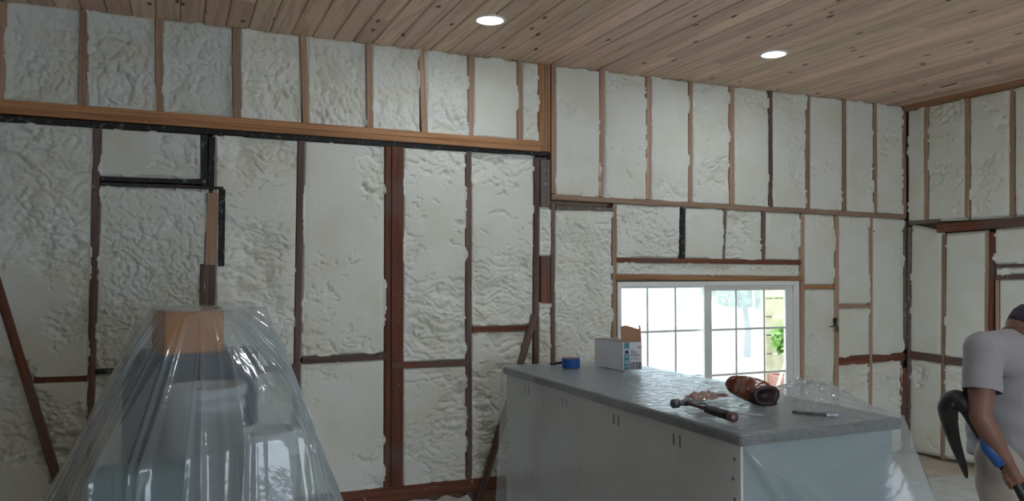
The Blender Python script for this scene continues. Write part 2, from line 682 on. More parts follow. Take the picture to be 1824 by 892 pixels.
# ceiling: deck plus single boards
ceiling = tag(box_obj('ceiling', (XL - 0.2, YF - 0.2, ZC + 0.02), (XR + 0.2, YB + 0.2, ZC + 0.06), M['sheath']), kind='structure')
PW = 0.133
rng = random.Random(3)
mesh_cache = {}


def plank_mesh(length):
    key = round(length, 2)
    if key in mesh_cache:
        return mesh_cache[key]
    bm = bmesh.new()
    w = PW / 2 - 0.0016
    h = key / 2 - 0.001
    c = 0.007
    prof = [(-w, 0.02), (-w, c), (-w + c, 0), (w - c, 0), (w, c), (w, 0.02)]
    a = [bm.verts.new((x, -h, z)) for x, z in prof]
    b = [bm.verts.new((x, h, z)) for x, z in prof]
    for k in range(len(prof)):
        j = (k + 1) % len(prof)
        bm.faces.new((a[k], b[k], b[j], a[j]))
    bm.faces.new(a)
    bm.faces.new(b[::-1])
    bmesh.ops.recalc_face_normals(bm, faces=bm.faces[:])
    me = bpy.data.meshes.new('plank')
    bm.to_mesh(me)
    bm.free()
    me.materials.append(M['pine'])
    mesh_cache[key] = me
    return me


x = XR + 0.05 - PW / 2
while x > XL - PW:
    y = YB + 0.08
    first = rng.choice([0.6, 1.2, 1.8, 2.4, 3.0, 3.6])
    ln = first
    while y > YF:
        ln = min(ln, max(y - YF, 0.3))
        ln = round(ln, 2)
        o = bpy.data.objects.new('plank', plank_mesh(ln))
        COL.objects.link(o)
        o.location = (x, y - ln / 2, ZC + rng.uniform(-0.0008, 0.0008))
        o.parent = ceiling
        y -= ln
        ln = 3.66
    x -= PW

# ------------------------------------------------------------------ framing members
def member(parent, plane, a, b, wpx, mat, name='stud', proud=0.0, depth=0.088):
    """a, b: ends of the centre line as seen on the wall; wpx: face width there"""
    if plane == 'B':
        A, B = on_y(*a, YB), on_y(*b, YB)
        u = lambda p: Vector((p.x, p.z))
    else:
        A, B = on_x(*a, XR), on_x(*b, XR)
        u = lambda p: Vector((-p.y, p.z))
    mx, my = (a[0] + b[0]) / 2, (a[1] + b[1]) / 2
    n = Vector((b[1] - a[1], -(b[0] - a[0]))).normalized() * wpx / 2
    f = (lambda q: on_y(q[0], q[1], YB)) if plane == 'B' else (lambda q: on_x(q[0], q[1], XR))
    ua, ub = u(A), u(B)
    d = (ub - ua)
    ln = d.length
    perp = Vector((-d.y, d.x)) / ln
    w = abs((u(f((mx + n.x, my + n.y))) - u(f((mx - n.x, my - n.y)))).dot(perp))
    ang = math.atan2(d.x, d.y)
    c = (ua + ub) / 2
    bm = bmesh.new()
    add_box(bm, (-w / 2, -proud, -ln / 2), (w / 2, depth, ln / 2))
    bmesh.ops.bevel(bm, geom=bm.edges[:], offset=min(0.003, w * 0.1), segments=1, affect='EDGES')
    o = from_bm(name, bm, M[mat], parent)
    if plane == 'B':
        o.location = (c.x, YB, c.y)
        o.rotation_euler = (0, ang, 0)
    else:
        o.location = (XR, -c.x, c.y)
        o.rotation_euler = (Euler((0, 0, R(-90))).to_matrix() @ Euler((0, ang, 0)).to_matrix()).to_euler()
    return o


B_MEMBERS = [
    # upper left cripples between plate and ceiling
    ((3, 2), (1, 178), 14, 'new', 'stud'), ((-175, -10), (-180, 170), 15, 'new', 'stud'),
    ((149, 17), (146, 190), 14, 'new', 'stud'), ((283, 30), (284, 202), 13, 'new', 'stud'),
    ((421, 46), (423, 212), 14, 'new', 'stud'), ((540, 60), (546, 220), 12, 'new', 'stud'),
    ((658, 72), (660, 230), 11, 'new', 'stud'), ((751, 84), (758, 238), 10.5, 'new', 'stud'),
    ((840, 94), (840, 246), 10, 'new', 'stud'), ((926, 104), (928, 250), 9, 'new', 'stud'),
    ((965, 108), (966, 272), 10, 'plate', 'post'), ((973, 109), (973, 272), 4, 'new', 'post'),
    ((978, 110), (978, 272), 5, 'plate', 'post'), ((986.5, 111), (987, 345), 8, 'new', 'stud'),
    # lower left studs
    ((173, 228), (156, 985), 13, 'old', 'stud'), ((364, 240), (364, 332), 11, 'black', 'stud'),
    ((378, 243), (376, 332), 11, 'black', 'stud'),
    ((370, 470), (365, 940), 27, 'old', 'stud'),
    ((537, 248), (525, 915), 11, 'old', 'stud'),
    ((692, 256), (690, 898), 10.5, 'red', 'post'), ((709, 256), (707, 898), 21.5, 'red', 'post'),
    ((835.5, 266), (836, 885), 9.5, 'old', 'stud'), ((957.5, 280), (954, 868), 9, 'old', 'stud'),
    ((972, 284), (972, 368), 17, 'grey', 'stud'), ((972, 456), (972, 540), 17, 'red', 'stud'),
    ((985.5, 362), (984.5, 868), 7, 'old', 'stud'),
    # upper right studs
    ((1074, 124), (1070, 350), 9, 'new', 'stud'), ((1157, 133), (1155, 355), 9, 'new', 'stud'),
    ((1231, 142), (1230, 360), 7, 'new', 'stud'), ((1304, 150), (1305, 366), 8, 'new', 'stud'),
    ((1373, 158), (1374, 370), 6.5, 'old', 'stud'), ((1440, 165), (1440, 374), 6.5, 'new', 'stud'),
    ((1504, 172), (1505, 378), 6.5, 'new', 'stud'), ((1559, 178), (1560, 381), 6, 'new', 'stud'),
    ((1612, 184), (1612, 388), 6, 'new', 'stud'),
    # lower right studs
    ((1095, 366), (1094, 830), 8, 'new', 'stud'), ((1217, 370), (1216, 466), 9, 'black', 'stud'),
    ((1292, 374), (1288, 466), 7, 'grey', 'stud'), ((1361, 378), (1360, 466), 7, 'old', 'stud'),
    ((1430, 382), (1429, 812), 7.5, 'new', 'stud'), ((1491, 386), (1491, 808), 7, 'new', 'stud'),
    ((1552, 388), (1551, 806), 6, 'new', 'stud'), ((1613, 392), (1613, 620), 6, 'grey', 'stud'),
    ((1611, 655), (1611, 806), 12, 'red', 'stud'),
]
for a, b, w, mat, nm in B_MEMBERS:
    member(wall_back, 'B', a, b, w, mat, nm)
B_HORIZ = [
    ((379, 344), (375, 472), 20, 'new', 'stud', 0.012), ((396, 337), (394, 474), 11, 'black', 'stud', 0.014),
    # double plate and tarred plate on the left, the plate on the right
    ((-330, 158), (966, 257), 12, 'plate', 'plate', 0.012), ((-330, 172), (962, 266), 11, 'plate', 'plate', 0.016),
    ((-330, 189), (978, 274), 10, 'black', 'plate', 0.004), ((982, 351), (1612, 386), 8.5, 'new', 'plate', 0.012),
    ((990, 369), (1091, 373), 6, 'grey', 'plate', 0.004),
    # blocking
    ((180, 318), (359, 324), 8, 'black', 'blocking', 0.004), ((180, 328), (398, 335), 5, 'black', 'blocking', 0.006),
    ((60, 677), (158, 674), 12, 'red', 'blocking', 0.002), ((170, 662), (360, 655), 10, 'black', 'blocking', 0.002),
    ((372, 662), (526, 655), 11, 'old', 'blocking', 0.002),
    ((538, 642), (687, 634), 12, 'old', 'blocking', 0.004), ((697, 651), (718, 650), 12, 'red', 'blocking', 0.010),
    ((718, 651), (831, 646), 10.5, 'red', 'blocking', 0.003),
    ((841, 587), (952, 584), 10, 'red', 'blocking', 0.003), ((1098, 463), (1427, 467), 8, 'red', 'header', 0.003),
    ((1096, 493), (1431, 497), 8.5, 'plate', 'header', 0.004), ((1096, 757), (1431, 747), 9, 'plate', 'sill_plate', 0.004),
    ((1433, 511), (1488, 511), 7, 'plate', 'blocking', 0.003),
    ((1494, 545), (1549, 546), 7, 'new', 'blocking', 0.003), ((1495, 643), (1549, 640), 15, 'red', 'blocking', 0.003),
    ((1555, 639), (1612, 635), 13, 'red', 'blocking', 0.003), ((1555, 412), (1610, 412), 3, 'grey', 'blocking', 0.0),
    # sole plates
    ((-330, 1000), (520, 902), 26, 'red', 'sole_plate', 0.004), ((530, 897), (900, 858), 25, 'red', 'sole_plate', 0.004),
]
for a, b, w, mat, nm, pr in B_HORIZ:
    member(wall_back, 'B', a, b, w, mat, nm, proud=pr)
member(wall_back, 'B', (-97, 206), (118, 905), 18, 'red', 'brace', proud=0.014, depth=0.02)
member(wall_back, 'B', (953, 560), (852, 892), 11.5, 'old', 'brace', proud=0.014, depth=0.02)

R_MEMBERS = [
    ((1650, 180), (1648.5, 392), 6.5, 'new', 'stud', 0), ((1723, 166), (1722, 388), 7, 'new', 'stud', 0),
    ((1803, 153), (1802, 384), 8, 'new', 'stud', 0), ((1893, 136), (1892, 378), 8.5, 'new', 'stud', 0),
    ((1995, 118), (1994, 372), 9.5, 'new', 'stud', 0),
    ((1618, 397), (1672, 393), 6, 'grey', 'plate', 0.002), ((1671, 407), (2080, 373), 17, 'red', 'header', 0.02),
    ((1681, 418), (1678, 818), 6, 'new', 'stud', 0), ((1619, 404), (1617, 806), 6, 'grey', 'stud', 0),
    ((1759, 414), (1756, 830), 6, 'new', 'stud', 0), ((1767, 413), (1764, 830), 8, 'red', 'stud', 0.004),
    ((1773, 474), (1905, 470), 5, 'old', 'blocking', 0.003), ((1772, 494), (1905, 490), 8, 'old', 'blocking', 0.003),
    ((1776, 498), (1775, 838), 6, 'new', 'stud', 0), ((1905, 404), (1903, 860), 8, 'new', 'stud', 0),
    ((1620, 632), (1678, 640), 12, 'red', 'blocking', 0.003), ((1681, 641), (1757, 651), 12.5, 'red', 'blocking', 0.003),
]
for a, b, w, mat, nm, pr in R_MEMBERS:
    member(wall_right, 'R', a, b, w, mat, nm, proud=pr)

# brown ceiling trim along the right wall
bm = bmesh.new()
add_box(bm, (XR - 0.022, YF, ZC - 0.05), (XR + 0.02, YB - 0.02, ZC - 0.001))
trim = from_bm('trim_1', bm, wood('trim_lumber', (0.20, 0.10, 0.05), (0.32, 0.18, 0.10), 0.05, axis=1))
tag(trim, kind='structure')

# ------------------------------------------------------------------ foam panels
STY = {  # mean, low amplitude, bump amplitude, bump freq u, v, cut plane, fine amplitude
    'rough': (-0.030, 0.020, 0.040, 17, 15, 0.02, 0.020),
    'rib': (-0.010, 0.030, 0.052, 8, 23, 0.0015, 0.022),
    'trim': (0.004, 0.040, 0.044, 12, 22, 0.0015, 0.020),
    'flat': (0.016, 0.034, 0.030, 18, 16, 0.0015, 0.014),
    'gravel': (-0.010, 0.016, 0.036, 22, 30, 0.004, 0.020),
}
fcount = [0]


def foam(parent, plane, quad, style='trim', mat='foam', res=0.0066, lap=0.013):
    fcount[0] += 1
    seed = fcount[0] * 17
    C = [(on_y(*q, YB) if plane == 'B' else on_x(*q, XR)) for q in quad]
    uv = [((p.x if plane == 'B' else -p.y), p.z) for p in C]
    uv = [(u, min(max(v, 0.005), ZC + 0.002)) for u, v in uv]
    W = max(abs(uv[1][0] - uv[0][0]), 0.02)
    H = max(abs(uv[0][1] - uv[3][1]), 0.02)
    nx = max(4, int((W + 2 * lap) / res))
    ny = max(4, int((H + 2 * lap) / res))
    s = np.linspace(-lap / W, 1 + lap / W, nx)[None, :]
    t = np.linspace(-lap / H, 1 + lap / H, ny)[:, None]
    def bl(k):
        return ((1 - s) * (1 - t) * uv[0][k] + s * (1 - t) * uv[1][k] + s * t * uv[2][k] + (1 - s) * t * uv[3][k])
    U, V = bl(0), bl(1)
    mean, A, Bm, fu, fv, cut, fine = STY[style]
    wx = (fbm(U * 7, V * 7, seed + 90, 3) - 0.5) * 0.16
    wy = (fbm(U * 7, V * 7, seed + 91, 3) - 0.5) * 0.16
    rough = mean + A * 2 * (fbm(U * 2.2, V * 2.8, seed, 3) - 0.5) * 1.6
    amt = 0.45 + 1.1 * fbm(U * 3.1, V * 3.1, seed + 33, 2)          # some stretches lie smoother
    rough = rough + amt * Bm * (lumps((U + wx) * fu, (V + wy) * fv, seed + 5) - 0.7) * 0.75
    rough = rough + amt * fine * (lumps((U + wy) * fu * 2.1, (V + wx) * fv * 1.7, seed + 9) - 0.7)
    rough = rough + 0.012 * (fbm(U * 14, V * 22, seed + 13, 3) - 0.5)
    cutn = cut + 0.0016 * (fbm(U * 9, V * 9, seed + 21, 3) - 0.5) + 0.004 * (fbm(U * 1.5, V * 1.5, seed + 22, 2) - 0.5)
    k = 0.0025
    h = np.clip(0.5 + 0.5 * (cutn - rough) / k, 0, 1)
    d = cutn * (1 - h) + rough * h - k * h * (1 - h)
    # edges: foam hugs the lumber, here and there laps over it or pulls away
    ed = np.minimum(np.minimum(s, 1 - s) * W, np.minimum(t, 1 - t) * H)
    near = np.clip(1 - ed / 0.035, 0, 1)
    en = fbm(U * 16, V * 16, seed + 40, 3)
    d = d * (1 - 0.6 * near) + (-0.004 - 0.05 * np.clip(en - 0.60, 0, 1)) * 0.6 * near
    over = ed < 0.001
    lapn = fbm(U * 9, V * 9, seed + 60, 4) - 0.60
    dl = np.where(lapn > (-ed) / lap * 0.22, 0.0035 + 0.01 * lapn, -0.03)
    d = np.where(over, dl, d)
    d = np.clip(d, -0.07, 0.03)
    P = np.zeros((ny, nx, 3))
    if plane == 'B':
        P[..., 0] = U
        P[..., 1] = YB - d
        P[..., 2] = V
    else:
        P[..., 0] = XR - d
        P[..., 1] = -U
        P[..., 2] = V
    return link('foam_panel', grid_mesh('foam_panel', P), M[mat], parent)


def yc(x):                       # ceiling line on the back wall
    return on_line(x, YB, ZC)


def proj(p):
    q = CM.transposed() @ (Vector(p) - CO)
    return (912 + F * q.x / -q.z, 446 - F * q.y / -q.z)


def on_line(px, y, z):
    # pixel row of height z on the back wall at column px
    d = ray(px, 446)
    X = CO.x + d.x / d.y * y
    for _ in range(4):
        q = proj((X, y, z))
        X += (px - q[0]) * y / F * 1.2
    return proj((X, y, z))[1]


def plate_top(x):
    return 158 + (x + 330) * (257 - 158) / 1296.0 - 5


def plate_low(x):
    return 189 + (x + 330) * (274 - 189) / 1308.0 + 5


def rplate(x):
    return 351 + (x - 982) * 35 / 630.0


ul = [(-330, -330), (-183, -168), (-4, 9), (140, 155), (277, 290), (414, 429), (534, 551), (652, 665), (746, 762), (835, 845), (922, 932), (960, 970)]
for i in range(len(ul) - 1):
    a, b = ul[i][1], ul[i + 1][0]
    st = 'rough' if i < 9 else 'trim'
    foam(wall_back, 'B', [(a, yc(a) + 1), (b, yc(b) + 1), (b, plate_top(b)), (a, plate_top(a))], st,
         'foam_dim' if i < 5 else 'foam')
LOW = [
    ([(-330, plate_low(-330)), (166, plate_low(166)), (151, 972), (-335, 1025)], 'trim'),
    ([(179, plate_low(179)), (358, plate_low(358)), (358, 314), (179, 313)], 'trim'),
    ([(179, 332), (368, 339), (362, 652), (167, 660)], 'gravel'),
    ([(167, 668), (362, 660), (356, 930), (160, 960)], 'trim'),
    ([(384, plate_low(384)), (531, plate_low(531)), (524, 650), (384, 656)], 'rib'),
    ([(376, 668), (521, 661), (519, 905), (372, 925)], 'trim'),
    ([(543, plate_low(543)), (686, plate_low(686)), (685, 627), (537, 635)], 'trim'),
    ([(535, 649), (685, 641), (685, 876), (533, 892)], 'trim'),
    ([(720, plate_low(720)), (830, plate_low(830)), (830, 640), (719, 645)], 'rib'),
    ([(719, 657), (831, 652), (831, 860), (719, 872)], 'rib'),
    ([(841, plate_low(841)), (952, plate_low(952)), (950, 578), (841, 581)], 'rib'),
    ([(841, 593), (950, 590), (950, 848), (841, 860)], 'rib'),
    ([(962, 370), (982, 372), (982, 455), (962, 455)], 'gravel'),
    ([(962, 541), (981, 541), (981, 860), (960, 860)], 'gravel'),
    ([(990, 376), (1091, 378), (1090, 848), (989, 858)], 'gravel'),
    ([(1099, rplate(1099) + 5), (1212, rplate(1212) + 5), (1212, 459), (1099, 458)], 'gravel'),
    ([(1222, rplate(1222) + 5), (1288, rplate(1288) + 5), (1285, 460), (1221, 460)], 'flat'),
    ([(1296, rplate(1296) + 5), (1357, rplate(1357) + 5), (1356, 462), (1292, 461)], 'rib'),
    ([(1365, rplate(1365) + 5), (1426, rplate(1426) + 5), (1426, 463), (1364, 462)], 'flat'),
    ([(1099, 468), (1426, 472), (1426, 492), (1099, 488)], 'gravel'),
    ([(1434, rplate(1434) + 5), (1487, rplate(1487) + 5), (1487, 507), (1434, 507)], 'flat'),
    ([(1434, 515), (1487, 515), (1487, 812), (1434, 816)], 'trim'),
    ([(1098, 763), (1427, 753), (1427, 816), (1098, 840)], 'trim'),
    ([(1495, rplate(1495) + 5), (1549, rplate(1549) + 5), (1549, 541), (1495, 541)], 'flat'),
    ([(1495, 550), (1549, 550), (1549, 632), (1495, 635)], 'flat'),
    ([(1495, 651), (1549, 648), (1548, 806), (1495, 810)], 'rib'),
    ([(1555, rplate(1555) + 5), (1610, rplate(1610) + 5), (1610, 628), (1555, 632)], 'flat'),
    ([(1555, 647), (1606, 643), (1606, 803), (1555, 806)], 'rib'),
]
for q, st in LOW:
    foam(wall_back, 'B', q, st, 'foam_dim' if q[1][0] < 400 else 'foam')
ur = [(991, 991), (1069, 1079), (1152, 1161), (1227, 1235), (1300, 1309), (1370, 1377), (1437, 1444), (1501, 1508), (1556, 1563), (1609, 1609)]
sty = ['flat', 'trim', 'flat', 'trim', 'flat', 'flat', 'flat', 'flat', 'flat']
for i in range(len(ur) - 1):
    a, b = ur[i][1], ur[i + 1][0]
    foam(wall_back, 'B', [(a, yc(a) + 1), (b, yc(b) + 1), (b, rplate(b) - 4), (a, rplate(a) - 4)], sty[i])


def rtop(px):
    best = None
    lo, hi = 0.0, YB
    for _ in range(40):
        mid = (lo + hi) / 2
        if proj((XR, mid, ZC - 0.05))[0] > px:
            lo = mid
        else:
            hi = mid
    return proj((XR, (lo + hi) / 2, ZC - 0.05))[1]


RLOW = []
rc = [(1617, 1617), (1646, 1653), (1719, 1727), (1799, 1807), (1888, 1897), (1990, 2000), (2080, 2080)]
for i in range(len(rc) - 1):
    a, b = rc[i][1], rc[i + 1][0]
    RLOW.append(([(a, rtop(a)), (b, rtop(b)), (b, 394 - (b - 1618) * 0.05), (a, 394 - (a - 1618) * 0.05)], 'flat'))
RLOW += [
    ([(1623, 402), (1677, 414), (1676, 633), (1621, 626)], 'flat'), ([(1621, 640), (1676, 648), (1675, 812), (1619, 800)], 'flat'),
    ([(1685, 418), (1755, 413), (1753, 643), (1682, 634)], 'flat'), ([(1682, 650), (1753, 659), (1752, 826), (1681, 813)], 'trim'),
    ([(1772, 410), (1900, 399), (1900, 466), (1771, 470)], 'flat'), ([(1773, 478), (1900, 474), (1900, 485), (1773, 489)], 'flat'),
    ([(1780, 499), (1900, 495), (1899, 850), (1779, 832)], 'trim'), ([(1910, 400), (2080, 386), (2080, 890), (1908, 858)], 'trim'),
]
for q, st in RLOW:
    foam(wall_right, 'R', q, st, res=0.010)
# the rest of the right wall towards the camera, out of the picture
Yend = on_x(2080, 480, XR).y
box_obj('foam_fill', (XR + 0.004, YF, 0), (XR + 0.085, Yend, ZC), M['foam'], wall_right)

# ------------------------------------------------------------------ window
win = tag(empty('window_1', (WL, YB, WZ0)), kind='structure')


def wbox(name, x0, x1, z0, z1, ya, yb, mat='vinyl', bevel=0.003, parent=None):
    o = box_obj(name, (x0 - WL, ya, z0 - WZ0), (x1 - WL, yb, z1 - WZ0), M[mat], parent or win, bevel)
    return o


FW = 0.035
wbox('frame', WL, WL + FW, WZ0, WZ1, -0.005, 0.11)
wbox('frame', WR - 0.055, WR, WZ0, WZ1, -0.005, 0.11)
wbox('frame', WL + FW, WR - 0.055, WZ1 - FW, WZ1, -0.005, 0.11)
wbox('frame', WL + FW, WR - 0.055, WZ0, WZ0 + FW, -0.005, 0.11)
xm0, xm1 = on_y(1251, 600, YB + 0.05).x, on_y(1266, 600, YB + 0.03).x


def sash(x0, x1, ya, yb, vs, hs, st, rail):
    s = wbox('sash', x0, x0 + st, WZ0 + FW, WZ1 - FW, ya, yb)
    for n, a, b, c, d in (('stile', x1 - st, x1, WZ0 + FW, WZ1 - FW), ('rail', x0 + st, x1 - st, WZ1 - FW - rail, WZ1 - FW),
                          ('rail', x0 + st, x1 - st, WZ0 + FW, WZ0 + FW + rail)):
        wbox(n, a, b, c, d, ya, yb, parent=None).parent = s
    ym = (ya + yb) / 2
    for v in vs:
        wbox('muntin', v - 0.009, v + 0.009, WZ0 + FW + rail, WZ1 - FW - rail, ym - 0.006, ym + 0.006, bevel=0.002).parent = s
    for h in hs:
        wbox('muntin', x0 + st, x1 - st, h - 0.009, h + 0.009, ym - 0.005, ym + 0.005, bevel=0.002).parent = s
    xs = [x0 + st] + vs + [x1 - st]
    zs = [WZ0 + FW + rail] + sorted(hs) + [WZ1 - FW - rail]
    for i in range(len(xs) - 1):
        for j in range(len(zs) - 1):
            wbox('pane', xs[i], xs[i + 1], zs[j], zs[j + 1], ym - 0.002, ym + 0.002, 'glass', 0).parent = s
    return s


hz = [on_y(1330, 585, YB + 0.05).z, on_y(1330, 664, YB + 0.05).z]
sash(WL + FW, xm1, 0.060, 0.090, [on_y(1153, 600, YB + 0.075).x, on_y(1203, 600, YB + 0.075).x], hz, 0.018, 0.018)
sash(xm0, WR - 0.055, 0.020, 0.050, [on_y(1311, 600, YB + 0.035).x, on_y(1361, 600, YB + 0.035).x], hz, 0.075, 0.042)

# ------------------------------------------------------------------ outdoors seen through the window
ground = box_obj('yard_ground', (-12, YB + 0.14, -0.5), (22, 24, -0.4), M['grass'])
tag(ground, kind='structure')


def outdoor_boards():
    root = empty('board_fence', (8.86, 9.0, -0.4))
    tag(root, 'weathered tan board fence outdoors at the right panes of the window', 'fence')
    for i in range(9):
        box_obj('board', (-0.9, -0.02, 0.06 + i * 0.27), (2.6, 0.02, 0.31 + i * 0.27), M['siding'], root, 0.006)
    for px in (-0.8, 2.5):
        box_obj('post', (px - 0.06, 0.02, 0), (px + 0.06, 0.14, 2.6), M['siding'], root, 0.006)


outdoor_boards()


def leaf_ball(name, c, rad, n, parent, seed, size=0.09):
    rr = random.Random(seed)
    bm = bmesh.new()
    for _ in range(n):
        v = Vector((rr.gauss(0, 1), rr.gauss(0, 1), rr.gauss(0, 1))).normalized() * (rr.random() ** 0.4)
        p = Vector((c[0] + v.x * rad[0], c[1] + v.y * rad[1], c[2] + v.z * rad[2]))
        a = Vector((rr.gauss(0, 1), rr.gauss(0, 1), rr.gauss(0, 1))).normalized()
        b = a.orthogonal().normalized()
        s = size * rr.uniform(0.6, 1.3)
        q = [p - a * s, p + b * s * 0.45, p + a * s, p - b * s * 0.45]
        vs = [bm.verts.new(k) for k in q]
        bm.faces.new((vs[0], vs[1], vs[2]))
        bm.faces.new((vs[0], vs[2], vs[3]))
    o = from_bm(name, bm, M['leaf'], parent)
    o['kind'] = 'stuff'
    return o


sh = tag(empty('garden_shrub', (7.9, 8.3, -0.4)), 'green leafy shrub outdoors in front of the board fence', 'shrub')
leaf_ball('foliage', (0.30, 0, 1.15), (0.70, 0.35, 0.30), 1300, sh, 5)
bm = bmesh.new()
for k in range(5):
    a = k * 1.26
    add_tube(bm, [(0.15, 0, 0), (0.15 + 0.12 * math.cos(a), 0.1 * math.sin(a), 0.5), (0.15 + 0.3 * math.cos(a), 0.2 * math.sin(a), 1.1)], [0.02, 0.014, 0.007], 6)
from_bm('stem', bm, M['bark'], sh)
tr = tag(empty('yard_tree', (12.7, 15.0, -0.4)), 'small leafy yard tree far behind the window panes', 'tree')
bm = bmesh.new()
add_tube(bm, [(0, 0, 0), (0.05, 0, 0.6), (0.0, 0.1, 1.4), (0.1, 0.1, 2.2)], [0.10, 0.08, 0.06, 0.03], 10)
from_bm('trunk', bm, M['bark'], tr)
leaf_ball('crown', (0, 0, 1.9), (1.3, 1.1, 0.75), 1600, tr, 9, 0.14)
pl = tag(empty('planter_box', (7.28, 7.3, -0.4)), 'red brown wooden planter box low outside the right pane', 'planter')
for i in range(3):
    box_obj('board', (-0.55, -0.3, 0.02 + i * 0.27), (0.75, -0.26, 0.27 + i * 0.27), M['redwood'], pl, 0.006)
    box_obj('board', (-0.55, 0.26, 0.02 + i * 0.27), (0.75, 0.30, 0.27 + i * 0.27), M['redwood'], pl, 0.006)
for xx in (-0.55, 0.71):
    box_obj('end_board', (xx, -0.26, 0.02), (xx + 0.04, 0.26, 0.80), M['redwood'], pl, 0.006)
bm = bmesh.new()
add_tube(bm, [(5.945, 6.90, -0.40), (6.56, 6.98, 0.85)], [0.018, 0.015], 8)
tag(from_bm('garden_stake', bm, M['stick']), 'pale slanting wooden stake outside the right window pane', 'stake')
# film hung outside over the lower panes, carried higher as white haze
n, m = 60, 40
u = np.linspace(0, 1, n)[:, None]
v = np.linspace(0, 1, m)[None, :]
P = np.zeros((n, m, 3))
P[..., 0] = WL + 0.1 + u * (WR - WL) + 0 * v
P[..., 1] = YB + 0.55 + 0.05 * np.sin(u * 24 + 2 * v) + 0.03 * np.sin(u * 61) + 0.05 * v
P[..., 2] = -0.38 + v * (2.25 + 0.10 * np.sin(u * 9) + 0.06 * np.sin(u * 23))
tag(link('hanging_film', grid_mesh('hanging_film', P), film_material('outdoor_film', 0.5, tint=(0.72, 0.76, 0.84)), None),
    'milky plastic film outside the lower window panes, raised to whiten the view', 'plastic sheet')

# ------------------------------------------------------------------ recessed ceiling lamps
def downlight(x, y, label):
    root = empty('recessed_light', (x, y, ZC))
    tag(root, label, 'ceiling light', 'recessed ceiling lights')
    bm = bmesh.new()
    add_lathe(bm, [(0.074, 0.004), (0.080, -0.008), (0.094, -0.006), (0.097, 0.0), (0.097, 0.012)], 40)
    from_bm('trim_ring', bm, M['lamp_trim'], root, True)
    bm = bmesh.new()
    add_lathe(bm, [(0.0, -0.007), (0.05, -0.0065), (0.0755, -0.005), (0.0755, 0.004), (0, 0.004)], 40)
    from_bm('lens', bm, M['lamp_lens'], root, True)


L1 = on_z(873, 35, ZC)
L2 = on_z(1378, 96, ZC)
downlight(L1.x, L1.y, 'round lit ceiling light above the wall post, left one of two')
downlight(L2.x, L2.y, 'round lit ceiling light nearer the room corner, right one of two')
downlight(L1.x, L1.y - 2.3, 'added round ceiling light out of view, nearer the camera than the left one')  # unseen lamp added to help light the room
downlight(L2.x, L2.y - 2.3, 'added round ceiling light out of view, nearer the camera than the right one')  # second added lamp out of view, more light for the room

pa = on_z(1690, 151.5, ZC)
clip_ = box_obj('ceiling_clip', (-0.07, -0.010, -0.004), (0.07, 0.010, 0.0), plain('dark_blue_strip', (0.04, 0.05, 0.07), 0.5, noise=0.2), None, 0.001)
clip_.location = (pa.x, pa.y, ZC - 0.0015)
clip_.rotation_euler = (0, 0, R(90))
tag(clip_, 'short dark strip stuck to the ceiling boards near the room corner', 'strip')

# ------------------------------------------------------------------ peninsula with stone top
ZT = 1.06                       # top face of the counter
A = on_z(1285, 783, ZT)         # near corner
Bc = on_z(1594, 742, ZT)        # right corner
Cc = on_z(926, 651, ZT)         # far left corner
PX0, PX1 = (A.x + Cc.x) / 2, Bc.x
PY0, PY1 = (A.y + Bc.y) / 2, Cc.y
print('PEN', A, Bc, Cc, 'XR', XR, 'win', WL, WR, WZ0, WZ1, 'lights', L1, L2)
TH = 0.045
pen = tag(empty('kitchen_peninsula', ((PX0 + PX1) / 2, (PY0 + PY1) / 2, 0)),
          'drywall clad kitchen peninsula standing under the dark stone countertop', 'peninsula')
cx, cy = pen.location.x, pen.location.y
bx0, bx1, by0, by1 = PX0 + 0.02, PX1 - 0.03, PY0 + 0.025, PY1 - 0.01
box_obj('core', (bx0 + 0.012 - cx, by0 + 0.012 - cy, 0), (bx1 - 0.012 - cx, by1 - cy, ZT - TH), M['sheath'], pen)
box_obj('side_panel', (bx0 - cx, by0 - cy, 0.0), (bx0 + 0.012 - cx, by1 - cy, ZT - TH), M['drywall'], pen, 0.001)
box_obj('end_panel', (bx0 + 0.012 - cx, by0 - cy, 0.0), (bx1 - cx, by0 + 0.012 - cy, ZT - TH), M['panel'], pen, 0.001)
box_obj('side_panel', (bx1 - 0.012 - cx, by0 + 0.012 - cy, 0.0), (bx1 - cx, by1 - cy, ZT - TH), M['panel'], pen, 0.001)
sm = bpy.data.meshes.new('screw')
bm = bmesh.new()
add_lathe(bm, [(0.0, 0.0018), (0.006, 0.0014), (0.008, 0.0), (0.008, -0.004)], 10)
bmesh.ops.rotate(bm, verts=bm.verts[:], cent=(0, 0, 0), matrix=Matrix.Rotation(R(-90), 3, 'Y'))
bm.to_mesh(sm)
bm.free()
sm.materials.append(M['screw'])
for yy in (by0 + 0.04, by1 - 0.03):
    for k in range(6):
        o = bpy.data.objects.new('screw', sm)
        COL.objects.link(o)
        o.parent = pen
        o.location = (bx0 - cx, yy - cy + (0.004 if k % 2 else -0.004), ZT - TH - 0.06 - k * 0.075)
for f in (0.14, 0.36, 0.60, 0.82):
    for dy in (-0.022, 0.022):
        yy = by1 + (by0 - by1) * f + dy
        box_obj('bracket_tab', (bx0 - 0.003 - cx, yy - 0.005 - cy, ZT - TH - 0.085), (bx0 - cx, yy + 0.005 - cy, ZT - TH - 0.035), M['screw'], pen, 0.001)
top = box_obj('countertop', (PX0, PY0, ZT - TH), (PX1, PY1, ZT), M['stone'], None, 0.006)
tag(top, 'dark grey stone countertop lying on the drywall peninsula', 'countertop')


